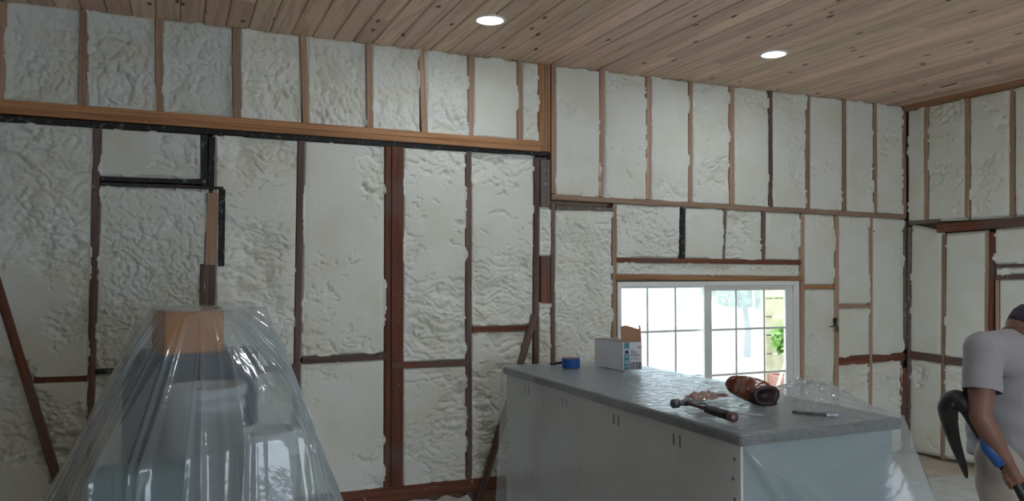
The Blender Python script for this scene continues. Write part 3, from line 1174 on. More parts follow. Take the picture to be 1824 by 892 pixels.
# film over the peninsula: top, then a skirt that flares out
def peninsula_film():
    W, Ln = PX1 - PX0, PY1 - PY0
    pts = []
    # perimeter samples
    per = []
    n1, n2 = 90, 170
    e = 0.006
    x0, x1, ya, yb = PX0 - e, PX1 + e, PY0 - e, PY1 + e
    for i in range(n1):
        per.append((x0 + (x1 - x0) * i / n1, ya, 0, -1, i / n1, 0))
    for i in range(n2):
        per.append((x1, ya + (yb - ya) * i / n2, 1, 0, i / n2, 1))
    for i in range(n1):
        per.append((x1 - (x1 - x0) * i / n1, yb, 0, 1, i / n1, 2))
    for i in range(n2):
        per.append((x0, yb - (yb - ya) * i / n2, -1, 0, i / n2, 3))
    per = np.array(per)
    X, Y, NX, NY, S, SIDE = per.T
    npt = len(per)
    # corner normals blended so that corners flare diagonally
    d_corner = np.minimum(S, 1 - S) * np.where((SIDE == 1) | (SIDE == 3), Ln, W)
    cxs, cys = np.sign(X - cx), np.sign(Y - cy)
    wgt = np.exp(-(d_corner / 0.10) ** 2)
    near_B = ((cxs > 0) & (cys < 0))
    near_A = ((cxs < 0) & (cys < 0))
    rows = []
    cen = np.array([cx, cy])
    # top rings, from centre outwards
    for k in range(1, 61):
        f = k / 60.0
        px_ = cx + (X - cx) * f
        py_ = cy + (Y - cy) * f
        z = ZT + 0.0025 + 0.004 * fbm(px_ * 5 + py_ * 2, py_ * 9, 3, 3) + 0.006 * np.abs(vn(px_ * 3 + py_ * 7, py_ * 4 - px_ * 9, 8) - 0.5) * (1 - f) ** 0.2
        z = z + 0.004 * billow(px_ * 16, py_ * 13, 77, 2)
        # bunched up crest near the back right edge
        bxp, byp = BUMP
        r2 = ((px_ - bxp) / 0.15) ** 2 + ((py_ - byp) / 0.24) ** 2
        z = z + 0.085 * np.exp(-r2) * (0.8 + 0.5 * billow(px_ * 18, py_ * 18, 31, 3)) + 0.02 * np.exp(-r2 / 3) * billow(px_ * 24, py_ * 20, 33, 2)
        rows.append(np.stack([px_, py_, z], -1))
    # skirt
    nz = 56
    for k in range(1, nz + 1):
        h = (ZT - 0.012) * k / nz
        fl = 0.03 * (h / ZT) + 0.012 * h * np.sin(S * 21 + SIDE * 3)
        fl = fl + np.where(SIDE == 3, 0.0, 0.0) + np.where(SIDE == 2, 0.01 * h, 0)
        fl = fl + wgt * np.where(near_B, 0.30 * h, np.where(near_A, 0.07 * h, 0.01 * h))
        # folds running down from the near corner across the end face
        if True:
            dist = (X - x0)
            on0 = (SIDE == 0)
            ridge = 0.0
            for sl, am, wd in ((0.95, 0.085, 0.030), (0.62, 0.06, 0.022), (1.35, 0.02, 0.02)):
                ridge = ridge + am * np.exp(-((dist - sl * h) / wd) ** 2) * min(1.0, h * 6)
            fl = fl + np.where(on0, ridge, 0)
            fl = fl + np.where(on0, 0.010 * np.exp(-((h - 0.28 + 0.22 * S) / 0.02) ** 2), 0)
        fl = fl + 0.006 * (fbm(S * 9 + SIDE * 7, h * 5 + 0 * S, 12, 3) - 0.5)
        dx = NX * (1 - wgt) + wgt * cxs * 0.75
        dy = NY * (1 - wgt) + wgt * cys * 0.75
        px_ = X + dx * np.maximum(fl, 0.0)
        py_ = Y + dy * np.maximum(fl, 0.0)
        py_ = np.minimum(py_, YB - 0.03)
        rows.append(np.stack([px_, py_, np.full(npt, ZT - h)], -1))
    P = np.array(rows)
    P = np.concatenate([P, P[:, :1]], 1)
    me = grid_mesh('plastic_sheet', P)
    o = link('plastic_sheet', me, M['film_top'])
    me.materials.append(M['film_side'])
    nper = P.shape[1] - 1
    mi = np.zeros(len(me.polygons), dtype=np.int32)
    mi[59 * nper:] = 1
    me.polygons.foreach_set('material_index', mi)
    tag(o, 'clear plastic sheet draped over the peninsula and its stone countertop', 'plastic sheet')


bp_ = on_z(1462, 716, ZT)
BUMP = (min(bp_.x, PX1 - 0.06), bp_.y)
peninsula_film()
ZF = ZT + 0.011                 # resting height on the film

# ------------------------------------------------------------------ things on the counter
# blue tape roll
p = on_z(1017, 655, ZF)
tape = tag(empty('tape_roll', (p.x, p.y, ZF)), 'roll of blue masking tape lying flat on the far end of the counter', 'tape roll')
bm = bmesh.new()
add_lathe(bm, [(0.040, 0.002), (0.0545, 0.001), (0.056, 0.004), (0.056, 0.058), (0.0545, 0.061), (0.040, 0.060), (0.040, 0.002)], 40)
from_bm('tape', bm, M['tape'], tape)
bm = bmesh.new()
add_lathe(bm, [(0.0375, 0.001), (0.040, 0.001), (0.040, 0.061), (0.0375, 0.061), (0.0375, 0.001)], 40)
from_bm('core', bm, M['cardboard'], tape, True)
# black marker beside it
p = on_z(993, 649, ZF)
bm = bmesh.new()
q = Vector((p.x, p.y, ZF + 0.010))
dirv = Vector((0.9, 0.35, 0)).normalized()
mk = tag(empty('marker_pen', (p.x, p.y, ZF)), 'small black marker lying left of the blue tape roll', 'marker')
add_tube(bm, [-dirv * 0.06 + Vector((0, 0, 0.009)), dirv * 0.02 + Vector((0, 0, 0.009))], [0.009, 0.009], 12)
from_bm('barrel', bm, M['blackrub'], mk)
bm = bmesh.new()
add_tube(bm, [dirv * 0.02 + Vector((0, 0, 0.009)), dirv * 0.06 + Vector((0, 0, 0.009)), dirv * 0.065 + Vector((0, 0, 0.009))], [0.010, 0.0095, 0.006], 12)
from_bm('pen_cap', bm, M['blackrub'], mk)


# cardboard box
def carton():
    p = on_z(1108, 660, ZF)
    ex = on_z(1155, 662, ZF)
    w = max(0.14, ex.x - p.x)
    L = 0.33
    H = 0.168
    root = tag(empty('cardboard_carton', (p.x, p.y, ZF)), 'open white carton with teal stripe and barcode standing on the counter', 'carton')
    t = 0.004
    box_obj('front_wall', (0, 0, 0), (w, t, H), M['boxwhite'], root)
    box_obj('side_wall', (0, t, 0), (t, L - t, H), M['boxwhite'], root)
    box_obj('side_wall', (w - t, t, 0), (w, L - t, H), M['boxwhite'], root)
    box_obj('back_wall', (0, L - t, 0), (w, L, H), M['boxwhite'], root)
    box_obj('bottom', (t, t, 0), (w - t, L - t, t), M['cardboard'], root)
    # upright torn flap
    bm = bmesh.new()
    top_ = [(0.0, 0.098), (0.25, 0.103), (0.5, 0.094), (0.75, 0.083), (0.92, 0.078), (0.93, 0.10), (0.97, 0.105), (1.0, 0.085)]
    fr = [bm.verts.new((w * s, 0.002 + 0.01 * z / 0.1, H + z)) for s, z in top_]
    fb = [bm.verts.new((w * s, 0.0055 + 0.01 * z / 0.1, H + z)) for s, z in top_]
    lr = [bm.verts.new((w * s, 0.002, H - 0.001)) for s, z in top_]
    lb = [bm.verts.new((w * s, 0.0055, H - 0.001)) for s, z in top_]
    for i in range(len(top_) - 1):
        bm.faces.new((lr[i], lr[i + 1], fr[i + 1], fr[i]))
        bm.faces.new((lb[i + 1], lb[i], fb[i], fb[i + 1]))
        bm.faces.new((fr[i], fr[i + 1], fb[i + 1], fb[i]))
        bm.faces.new((lr[i + 1], lr[i], lb[i], lb[i + 1]))
    bm.faces.new((lr[0], fr[0], fb[0], lb[0]))
    bm.faces.new((lr[-1], lb[-1], fb[-1], fr[-1]))
    from_bm('flap', bm, M['cardboard'], root)
    # flap of the left wall folded inwards
    bm = bmesh.new()
    add_box(bm, (0.002, 0.01, H), (0.0055, L - 0.01, H + 0.004))
    from_bm('folded_edge', bm, M['cardboard'], root)
    # print
    e = -0.0006

    def ink(x0, x1, z0, z1, mat, nm='print', dy=0.0):
        return box_obj(nm, (w * x0, e - dy, H * z0), (w * x1, 0.0002, H * z1), M[mat], root)
    ink(0.0, 0.035, 0.0, 0.98, 'inkblue', 'printed_stripe')
    ink(0.10, 0.37, 0.02, 0.995, 'inkblue', 'printed_stripe')
    # emblem: a white house with dark gable in the stripe
    bm = bmesh.new()
    for pts_, in (([(0.10, 0.58), (0.37, 0.58), (0.37, 0.74), (0.235, 0.80), (0.10, 0.74)],),):
        vs = [bm.verts.new((w * a, e - 0.0004, H * b)) for a, b in pts_]
        bm.faces.new(vs)
        vs2 = [bm.verts.new((w * a, 0.0002, H * b)) for a, b in pts_]
        for i in range(len(vs)):
            j = (i + 1) % len(vs)
            bm.faces.new((vs[i], vs2[i], vs2[j], vs[j]))
    from_bm('emblem', bm, M['inklight'], root)
    bm = bmesh.new()
    pts_ = [(0.13, 0.60), (0.34, 0.60), (0.34, 0.68), (0.235, 0.75), (0.13, 0.68)]
    vs = [bm.verts.new((w * a, e - 0.0009, H * b)) for a, b in pts_]
    bm.faces.new(vs)
    from_bm('emblem', bm, M['inkdark'], root)
    for z in (0.50, 0.33, 0.26, 0.14):
        ink(0.15, 0.33, z - 0.015, z + 0.015, 'inklight', 'printed_line', 0.0004)
    rr = random.Random(4)
    for z, x1, th in ((0.70, 0.60, 0.03), (0.64, 0.73, 0.03), (0.565, 0.84, 0.034), (0.50, 0.90, 0.022), (0.42, 0.78, 0.014), (0.385, 0.90, 0.014)):
        xx = 0.43
        while xx < x1:
            wd = rr.uniform(0.03, 0.10)
            ink(xx, min(xx + wd, x1), z - th / 2, z + th / 2, 'inkdark', 'printed_word')
            xx += wd + 0.018
    ink(0.78, 0.98, 0.80, 0.825, 'inkdark', 'printed_word')
    ink(0.42, 0.99, 0.26, 0.275, 'inkdark', 'barcode_bar')
    xx = 0.42
    while xx < 0.985:
        wd = rr.choice([0.012, 0.02, 0.03, 0.04])
        ink(xx, xx + wd, 0.02, 0.262, 'inkdark', 'barcode_bar')
        xx += wd + rr.choice([0.014, 0.02, 0.035])


carton()


# hammer
def hammer():
    h0 = on_z(1222, 725, ZF)       # where the shank meets the head
    h1 = on_z(1309, 753, ZF)       # handle end
    f0 = on_z(1192, 731, ZF)       # striking face
    c0 = on_z(1258, 724, ZF)       # claw tips
    root = tag(empty('claw_hammer', (h0.x, h0.y, ZF)), 'claw hammer with black rubber grip lying on the counter', 'hammer')
    dv = Vector((h1.x - h0.x, h1.y - h0.y, 0))
    ln = dv.length
    dv.normalize()
    z = Vector((0, 0, 0.021))
    bm = bmesh.new()
    add_tube(bm, [z, dv * ln * 0.25 + z, dv * ln * 0.50 + z], [0.010, 0.0085, 0.0085], 12)
    from_bm('shank', bm, M['redsteel'], root, True)
    bm = bmesh.new()
    add_tube(bm, [dv * ln * k + z for k in (0.44, 0.46, 0.6, 0.8, 0.93)], [0.013, 0.018, 0.019, 0.0185, 0.0195], 16)
    from_bm('grip', bm, M['blackrub'], root, True)
    bm = bmesh.new()
    add_tube(bm, [dv * ln * k + z for k in (0.925, 0.94, 0.99, 1.0)], [0.0196, 0.0207, 0.0207, 0.018], 16)
    from_bm('grip_end', bm, M['redsteel'], root, True)
    hd = Vector((f0.x - c0.x, f0.y - c0.y, 0)).normalized()
    sd = Vector((-hd.y, hd.x, 0))
    fl = min(Vector((f0.x - h0.x, f0.y - h0.y, 0)).length, 0.075)
    head = bmesh.new()
    add_tube(head, [hd * fl + z, hd * (fl - 0.003) + z, hd * (fl - 0.028) + z, hd * (fl - 0.032) + z], [0.018, 0.0205, 0.0205, 0.015], 16)
    add_tube(head, [hd * (fl - 0.03) + z, hd * 0.022 + z, hd * 0.0 + z, hd * -0.02 + z], [0.0115, 0.0125, 0.0165, 0.0155], 14)
    for sg in (-1, 1):
        add_tube(head, [hd * -0.010 + sd * 0.005 * sg + z, hd * -0.038 + sd * 0.013 * sg + z, hd * -0.065 + sd * 0.021 * sg + z * 0.8, hd * -0.092 + sd * 0.028 * sg + z * 0.5],
                 [0.012, 0.0105, 0.008, 0.004], 10)
    from_bm('head', head, M['steel'], root, True)


hammer()


# crumpled brown pouch, dark at its open end
def pouch():
    a = on_z(1318, 712, ZF)
    b = on_z(1366, 722, ZF)
    a = Vector((a.x, a.y + 0.06, 0))
    dv = Vector((b.x - a.x, b.y - a.y, 0))
    root = tag(empty('brown_pouch', (a.x, a.y, ZF), math.atan2(dv.y, dv.x)), 'crumpled glossy brown pouch with a dark open end lying on the counter', 'pouch')
    ln = max(dv.length, 0.20)
    n, m = 40, 36
    t = np.linspace(0, 1, n)[:, None]
    th = np.linspace(0, 2 * np.pi, m + 1)[None, :]
    rad = 0.060 * np.sqrt(np.clip(1 - ((0.28 - t) / 0.32).clip(0, 1) ** 2, 0.02, 1)) * (1 - 0.10 * np.sin(t * 7))
    rad = rad * (1 + 0.22 * (billow(th * 1.3 + 0 * t, t * 5 + 0 * th, 5, 2) - 0.4)) * (1 + 0.1 * np.cos(3 * th + 4 * t))
    sq = 0.82
    P = np.zeros((n, m + 1, 3))
    P[..., 0] = t * ln + 0.01 * np.cos(th)
    P[..., 1] = rad * 1.1 * np.cos(th) + 0.012 * np.sin(t * 5)
    zz = rad * sq * np.sin(th)
    P[..., 2] = zz
    P[:, -1] = P[:, 0]
    P[..., 2] += 0.042 + 0.026 * (1 - t)
    P[..., 2] = np.maximum(P[..., 2], 0.001)
    link('skin', grid_mesh('skin', P), M['brown'], root)
    # dark mouth: short sleeve and inner disc
    e = P[-1]
    c = e[:-1].mean(0)
    Q = np.stack([e * 1.0 + np.array([-0.035, 0, 0]) + (e - c) * 0.05, e + (e - c) * 0.06, e + (e - c) * 0.04 + np.array([0.014, 0, 0]), e + (c - e) * 0.25 + np.array([0.012, 0, 0]),
                  e + (c - e) * 0.4 + np.array([-0.01, 0, 0]), np.repeat(c[None], m + 1, 0) + np.array([-0.02, 0, 0])])
    Q[..., 2] = np.maximum(Q[..., 2], 0.0005)
    link('mouth', grid_mesh('mouth', Q), M['browndark'], root)


pouch()


# pinkish film scrap
def scrap():
    p = on_z(1262, 712, ZF)
    root_l = (p.x, p.y, ZF + 0.002)
    n, m = 46, 26
    u = np.linspace(-1, 1, n)[:, None]
    v = np.linspace(-1, 1, m)[None, :]
    U = u + 0 * v
    V = v + 0 * u
    wid = 0.052 * (1 - 0.65 * np.clip(U, 0, 1)) * (1 - 0.5 * np.clip(-U - 0.6, 0, 1))
    d = Vector((A.x - Bc.x, 0.0, 0))
    P = np.zeros((n, m, 3))
    ca, sa = math.cos(R(18)), math.sin(R(18))
    a = U * 0.125
    b = V * wid + 0.012 * np.sin(U * 4)
    P[..., 0] = a * ca - b * sa
    P[..., 1] = a * sa + b * ca
    P[..., 2] = np.abs(0.062 * (billow(U * 2.2, V * 2.4, 41, 3)) * (1 - 0.55 * V ** 2) * (1.15 - 0.6 * np.clip(U, 0, 1)))
    o = link('film_scrap', grid_mesh('film_scrap', P), M['pinkfilm'])
    o.location = root_l
    tag(o, 'crumpled pinkish film scrap lying behind the hammer', 'plastic scrap')


scrap()

# flat dark blade tool
pa, pb = on_z(1411, 736, ZF), on_z(1494, 742, ZF)
dv = pb - pa
bl_ = tag(empty('flat_file', (pa.x, pa.y, ZF), math.atan2(dv.y, dv.x)), 'flat dark steel file lying at the right of the counter', 'file')
ln = dv.length
bm = bmesh.new()
prof = [(0, -0.005), (0.02, -0.016), (ln * 0.75, -0.018), (ln, 0.004), (ln * 0.72, 0.018), (0.02, 0.016), (0, 0.005)]
lo = [bm.verts.new((x_, y_, 0.001)) for x_, y_ in prof]
hi = [bm.verts.new((x_, y_, 0.012)) for x_, y_ in prof]
bm.faces.new(lo[::-1])
bm.faces.new(hi)
for i in range(len(prof)):
    j = (i + 1) % len(prof)
    bm.faces.new((lo[i], lo[j], hi[j], hi[i]))
from_bm('blade', bm, M['steel'], bl_)
# slim knife handle near the hammer grip
pa, pb = on_z(1300, 737, ZF), on_z(1362, 741, ZF)
dv = pb - pa
sl = tag(empty('thin_rod', (pa.x, pa.y, ZF), math.atan2(dv.y, dv.x)), 'thin pale rod lying between the hammer and the brown pouch', 'rod')
bm = bmesh.new()
add_tube(bm, [(0, 0, 0.004), (dv.length * 0.5, 0.002, 0.004), (dv.length, 0, 0.004)], [0.002, 0.004, 0.002], 8)
from_bm('rod', bm, plain('pale_blue_plastic', (0.42, 0.47, 0.52), 0.3, noise=0.05), sl, True)

# ------------------------------------------------------------------ goods under the draped sheet on the left
def bucket(loc, r0, r1, h, label):
    root = tag(empty('plastic_bucket', loc), label, 'bucket', 'white buckets under the drape')
    bm = bmesh.new()
    add_lathe(bm, [(0.0, 0.0), (r0 * 0.97, 0.0), (r0, 0.008), (r1, h - 0.09), (r1 + 0.008, h - 0.085), (r1 + 0.008, h - 0.065), (r1, h - 0.06), (r1, h - 0.02)], 40)
    from_bm('body', bm, M['bucket'], root, True)
    bm = bmesh.new()
    add_lathe(bm, [(r1 + 0.010, h - 0.035), (r1 + 0.012, h - 0.008), (r1 + 0.006, h), (r1 - 0.012, h), (r1 - 0.016, h - 0.008), (0, h - 0.008)], 40)
    from_bm('lid', bm, M['bucket'], root, True)


def zat(py, depth):
    return at(912, py, depth).z


cab = at(345, 800, 3.36)
cabz = zat(632, 3.2)
cabinet = tag(empty('steel_cabinet', (cab.x, cab.y, 0), R(-8)), 'dark blue cabinet standing at the back under the draped plastic', 'cabinet')
box_obj('body', (-0.255, -0.16, 0.05), (0.255, 0.16, cabz), M['navy'], cabinet, 0.008)
box_obj('door', (-0.24, -0.172, 0.09), (0.24, -0.16, cabz - 0.04), M['navy'], cabinet, 0.004)
box_obj('base', (-0.23, -0.14, 0.0), (0.23, 0.14, 0.05), M['blackrub'], cabinet)
box_obj('handle', (0.15, -0.195, 0.75), (0.165, -0.175, 0.90), M['steel'], cabinet, 0.003)
ob = at(337, 560, 3.34)
obz = zat(552, 3.2)
card = tag(empty('tan_carton', (ob.x, ob.y, cabz), R(16)), 'orange tan carton on top of the blue cabinet under plastic', 'carton')
box_obj('body', (-0.125, -0.10, 0), (0.115, 0.10, obz - cabz), M['amber'], card, 0.004)
box_obj('lid', (-0.129, -0.104, obz - cabz - 0.012), (0.119, 0.104, obz - cabz + 0.003), M['cardboard'], card, 0.003)
b1 = at(366, 760, 2.97)
bz = zat(686, 2.97)
st = tag(empty('black_crate', (b1.x, b1.y, 0), R(10)), 'black crate carrying the tall white bucket under plastic', 'crate')
box_obj('body', (-0.13, -0.13, 0), (0.13, 0.13, 0.62), M['blackrub'], st, 0.01)
box_obj('rim', (-0.138, -0.138, 0.58), (0.138, 0.138, 0.61), M['blackrub'], st, 0.006)
bucket((b1.x, b1.y, 0.62), 0.125, 0.138, bz - 0.62, 'tall white bucket in the middle under the draped plastic')
b2 = at(478, 800, 2.68)
b2z = zat(764, 2.68)
st2 = tag(empty('grey_crate', (b2.x, b2.y, 0), R(-5)), 'grey crate carrying the right white bucket under plastic', 'crate')
box_obj('body', (-0.10, -0.10, 0), (0.10, 0.10, 0.60), M['steel'], st2, 0.01)
box_obj('rim', (-0.106, -0.106, 0.56), (0.106, 0.106, 0.59), M['steel'], st2, 0.006)
bucket((b2.x, b2.y, 0.60), 0.088, 0.098, b2z - 0.60, 'short white bucket at the right under the draped plastic')
tt = at(250, 850, 2.60)
tz = zat(842, 2.52)
tote = tag(empty('storage_tote', (tt.x, tt.y, 0), R(4)), 'dark teal storage tote at the front left under plastic', 'tote')
box_obj('body', (-0.145, -0.10, 0.0), (0.135, 0.07, tz - 0.03), M['teal'], tote, 0.012)
box_obj('lid', (-0.155, -0.11, tz - 0.04), (0.145, 0.08, tz), M['teal'], tote, 0.008)


def drape():
    hb = bmesh.new()
    sup = [at(285, 545, 2.98), at(345, 546, 2.86), at(472, 545, 3.24), at(405, 536, 3.36), at(300, 538, 3.25),
           at(236, 628, 3.08), at(530, 757, 2.84), at(480, 772, 2.66), at(172, 840, 2.62), at(325, 836, 2.50)]
    c0 = at(325, 900, 2.98)
    bpy.context.view_layer.update()
    for g_ in [o for o in COL.objects if o.parent is not None and o.type == 'MESH' and o.parent.name.split('.')[0] in
               ('steel_cabinet', 'tan_carton', 'plastic_bucket', 'storage_tote', 'black_crate', 'grey_crate')]:
        for v in g_.data.vertices:
            w_ = g_.matrix_world @ v.co
            if w_.z > 0.3:
                sup.append(w_ + Vector((w_.x - c0.x, w_.y - c0.y, 0)).normalized() * 0.006 + Vector((0, 0, 0.004)))
    for p_ in sup:
        hb.verts.new(p_)
    for k in range(36):
        a = 2 * math.pi * k / 36
        q = Vector((math.cos(a) * 0.90, math.sin(a) * 0.60, 0))
        q = Matrix.Rotation(R(-23.5), 3, 'Z') @ q
        hb.verts.new((c0.x + q.x, c0.y + q.y, 0.002))
    bmesh.ops.convex_hull(hb, input=hb.verts[:])
    bmesh.ops.triangulate(hb, faces=hb.faces[:])
    bv = BVHTree.FromBMesh(hb)
    ax = at(362, 548, 3.08)
    zt = min(s.z for s in sup[:5]) - 0.004
    nth, nz, nc = 840, 110, 14
    zs = np.linspace(0.006, zt, nz)
    ths = np.linspace(0, 2 * np.pi, nth, endpoint=False)
    rad = np.zeros((nz, nth))
    for i, z in enumerate(zs):
        for j, a in enumerate(ths):
            h = bv.ray_cast(Vector((ax.x, ax.y, z)), Vector((math.cos(a), math.sin(a), 0)))
            rad[i, j] = (h[0].xy - ax.xy).length if h[0] is not None else 0.3
    hb.free()
    # a little slack between the supports, then folds fanning out from the top
    t = np.linspace(0, 1, nz)[:, None]          # 0 floor, 1 top
    A_ = ths[None, :] + 0 * t
    down = 1 - t
    sharp = lambda f, ph, s: (1 - np.abs(np.sin(A_ * f / 2 + ph + s * down))) ** 4
    mod = lambda sd: np.clip(fbm(np.cos(A_) * 2 + 7, np.sin(A_) * 2 + down * 1.2, sd, 2) * 2.4 - 0.75, 0, 1)
    fold = 0.016 * sharp(24, 0.3, 0.5) * mod(3) + 0.009 * sharp(60, 1.1, -0.4) * mod(4) + 0.018 * sharp(12, 2.0, 0.3) * mod(6)
    env = np.clip(down * 5.0, 0.25, 1) * (0.75 + 0.6 * down)
    wr = 0.006 * (fbm(A_ * 5, down * 7, 15, 3) - 0.5) * np.clip(down * 4, 0, 1)
    wr = wr + 0.003 * (billow(A_ * 9 + down * 6, down * 10, 19, 2) - 0.3) * np.clip(down * 4, 0, 1)
    to_cam = math.atan2(CO.y - ax.y, CO.x - ax.x)
    crs = random.Random(21)
    fan = 0.0 * A_
    for k in range(30):
        a0 = to_cam + crs.uniform(-1.25, 1.25)
        wd = crs.uniform(0.010, 0.026)
        am = crs.uniform(0.006, 0.018)
        ln_ = crs.uniform(0.25, 0.75)
        drift = crs.uniform(-0.25, 0.25)
        dd = np.abs(((A_ - a0 - drift * down + np.pi) % (2 * np.pi)) - np.pi)
        fan = fan + am * np.clip(1 - dd / (wd * 1.8), 0, 1) ** 1.3 * np.clip(1 - (down - ln_) / 0.15, 0, 1) * np.clip(down * 14, 0.0, 1)
    rad2 = rad + fold * env * 0.6 + fan + wr + 0.004
    rows = []
    for i in range(nz):
        rows.append(np.stack([ax.x + rad2[i] * np.cos(ths), ax.y + rad2[i] * np.sin(ths), np.full(nth, zs[i])], -1))
    for k in range(1, nc + 1):
        f = 1 - k / nc * 0.995
        rr_ = rad2[-1] * f
        zz = zt + 0.010 * (1 - f) + 0.003 * fbm(np.cos(ths) * 3 * f + 5, np.sin(ths) * 3 * f + 5, 23, 2) * (1 if k > 0 else 0)
        rows.append(np.stack([ax.x + rr_ * np.cos(ths), ax.y + rr_ * np.sin(ths), zz], -1))
    P = np.array(rows)
    P = np.concatenate([P, P[:, :1]], 1)
    o = link('plastic_sheet', grid_mesh('plastic_sheet', P), M['film'])
    tag(o, 'clear plastic sheet tented over stacked goods at the left', 'plastic sheet')


drape()

# plastic sheeting on the floor along the back wall
n, m = 120, 30
u = np.linspace(0, 1, n)[:, None]
v = np.linspace(0, 1, m)[None, :]
P = np.zeros((n, m, 3))
P[..., 0] = 0.4 + u * (PX0 - 0.06 - 0.4) + 0 * v
P[..., 1] = YB - 0.03 - v * 1.5 + 0.02 * np.sin(u * 17)
P[..., 2] = 0.004 + 0.10 * np.exp(-(v / 0.10) ** 2) * (0.8 + 0.4 * vn(u * 20 + 0 * v, v * 2, 5)) + 0.02 * billow(u * 14 + 0 * v, v * 9, 66, 2)
tag(link('floor_sheet', grid_mesh('floor_sheet', P), film_material('floor_film', 0.75)), 'milky plastic sheet spread on the floor along the back wall', 'plastic sheet')

c_ = on_z(1690, 900, 0.0)  # pale sheet added where the floor has a bright white reflection
P = np.zeros((n, m, 3))
P[..., 0] = c_.x + (u - 0.5) * 1.6 + 0.05 * np.sin(v * 9)
P[..., 1] = c_.y + (v - 0.5) * 1.1 + 0.04 * np.sin(u * 11)
P[..., 2] = 0.003 + 0.012 * billow(u * 9 + 0 * v, v * 7 + 0 * u, 96, 2)
tag(link('floor_sheet', grid_mesh('floor_sheet', P), film_material('floor_glare_film', 0.7)), 'milky sheet added for the white floor reflection beside the person', 'plastic sheet')

# ------------------------------------------------------------------ wires hanging out of the stud bay
p = on_y(1487, 575, YB)
eb = tag(empty('electrical_box', (p.x, YB - 0.006, p.z)), 'black electrical box with loose wires on the stud right of the window', 'electrical box')
box_obj('box', (-0.022, -0.012, 0.0), (0.012, 0.03, 0.045), M['blackrub'], eb, 0.003)
for k, (dx, dz, yy) in enumerate(((-0.10, -0.035, -0.04), (-0.06, -0.075, -0.05), (0.035, -0.02, -0.04), (-0.02, -0.09, -0.045), (-0.075, -0.015, -0.06))):
    bm = bmesh.new()
    add_tube(bm, [(-0.005, -0.008, 0.0), (dx * 0.3, yy * 0.7, dz * 0.2 - 0.015), (dx * 0.7, yy, dz * 0.8), (dx, yy * 0.8, dz + 0.008)], 0.0045, 6)
    from_bm('wire', bm, M['blackrub'] if k != 2 else M['vinyl'], eb, True)


# ------------------------------------------------------------------ the worker
def capsule_mesh(parts, voxel, smooth=4):
    """parts: list of (points, radii, squash axis or None); merged into one skin"""
    bm = bmesh.new()
    for pts_, rads in parts:
        pts_ = [Vector(q) for q in pts_]
        # resample
        Ps, Rs = [], []
        for i in range(len(pts_) - 1):
            k = 6
            for j in range(k + (1 if i == len(pts_) - 2 else 0)):
                f = j / k
                Ps.append(pts_[i].lerp(pts_[i + 1], f))
                ra, rb = rads[i], rads[i + 1]
                Rs.append(ra + (rb - ra) * (f * f * (3 - 2 * f)))
        # rounded ends
        d0 = (Ps[0] - Ps[1]).normalized()
        d1 = (Ps[-1] - Ps[-2]).normalized()
        pre, prer, post, postr = [], [], [], []
        for a in (80, 60, 35):
            pre.append(Ps[0] + d0 * Rs[0] * math.sin(R(a)))
            prer.append(Rs[0] * math.cos(R(a)))
        for a in (35, 60, 80):
            post.append(Ps[-1] + d1 * Rs[-1] * math.sin(R(a)))
            postr.append(Rs[-1] * math.cos(R(a)))
        add_tube(bm, pre + Ps + post, prer + Rs + postr, 18)
    bmesh.ops.recalc_face_normals(bm, faces=bm.faces[:])
    me = bpy.data.meshes.new('tmp')
    bm.to_mesh(me)
    bm.free()
    o = bpy.data.objects.new('tmp', me)
    COL.objects.link(o)
    md = o.modifiers.new('r', 'REMESH')
    md.mode = 'VOXEL'
    md.voxel_size = voxel
    ms = o.modifiers.new('s', 'SMOOTH')
    ms.iterations = smooth
    ms.factor = 0.5
    dg = bpy.context.evaluated_depsgraph_get()
    res = bpy.data.meshes.new_from_object(o.evaluated_get(dg))
    bpy.data.objects.remove(o)
    bpy.data.meshes.remove(me)
    res.materials.clear()
    return res


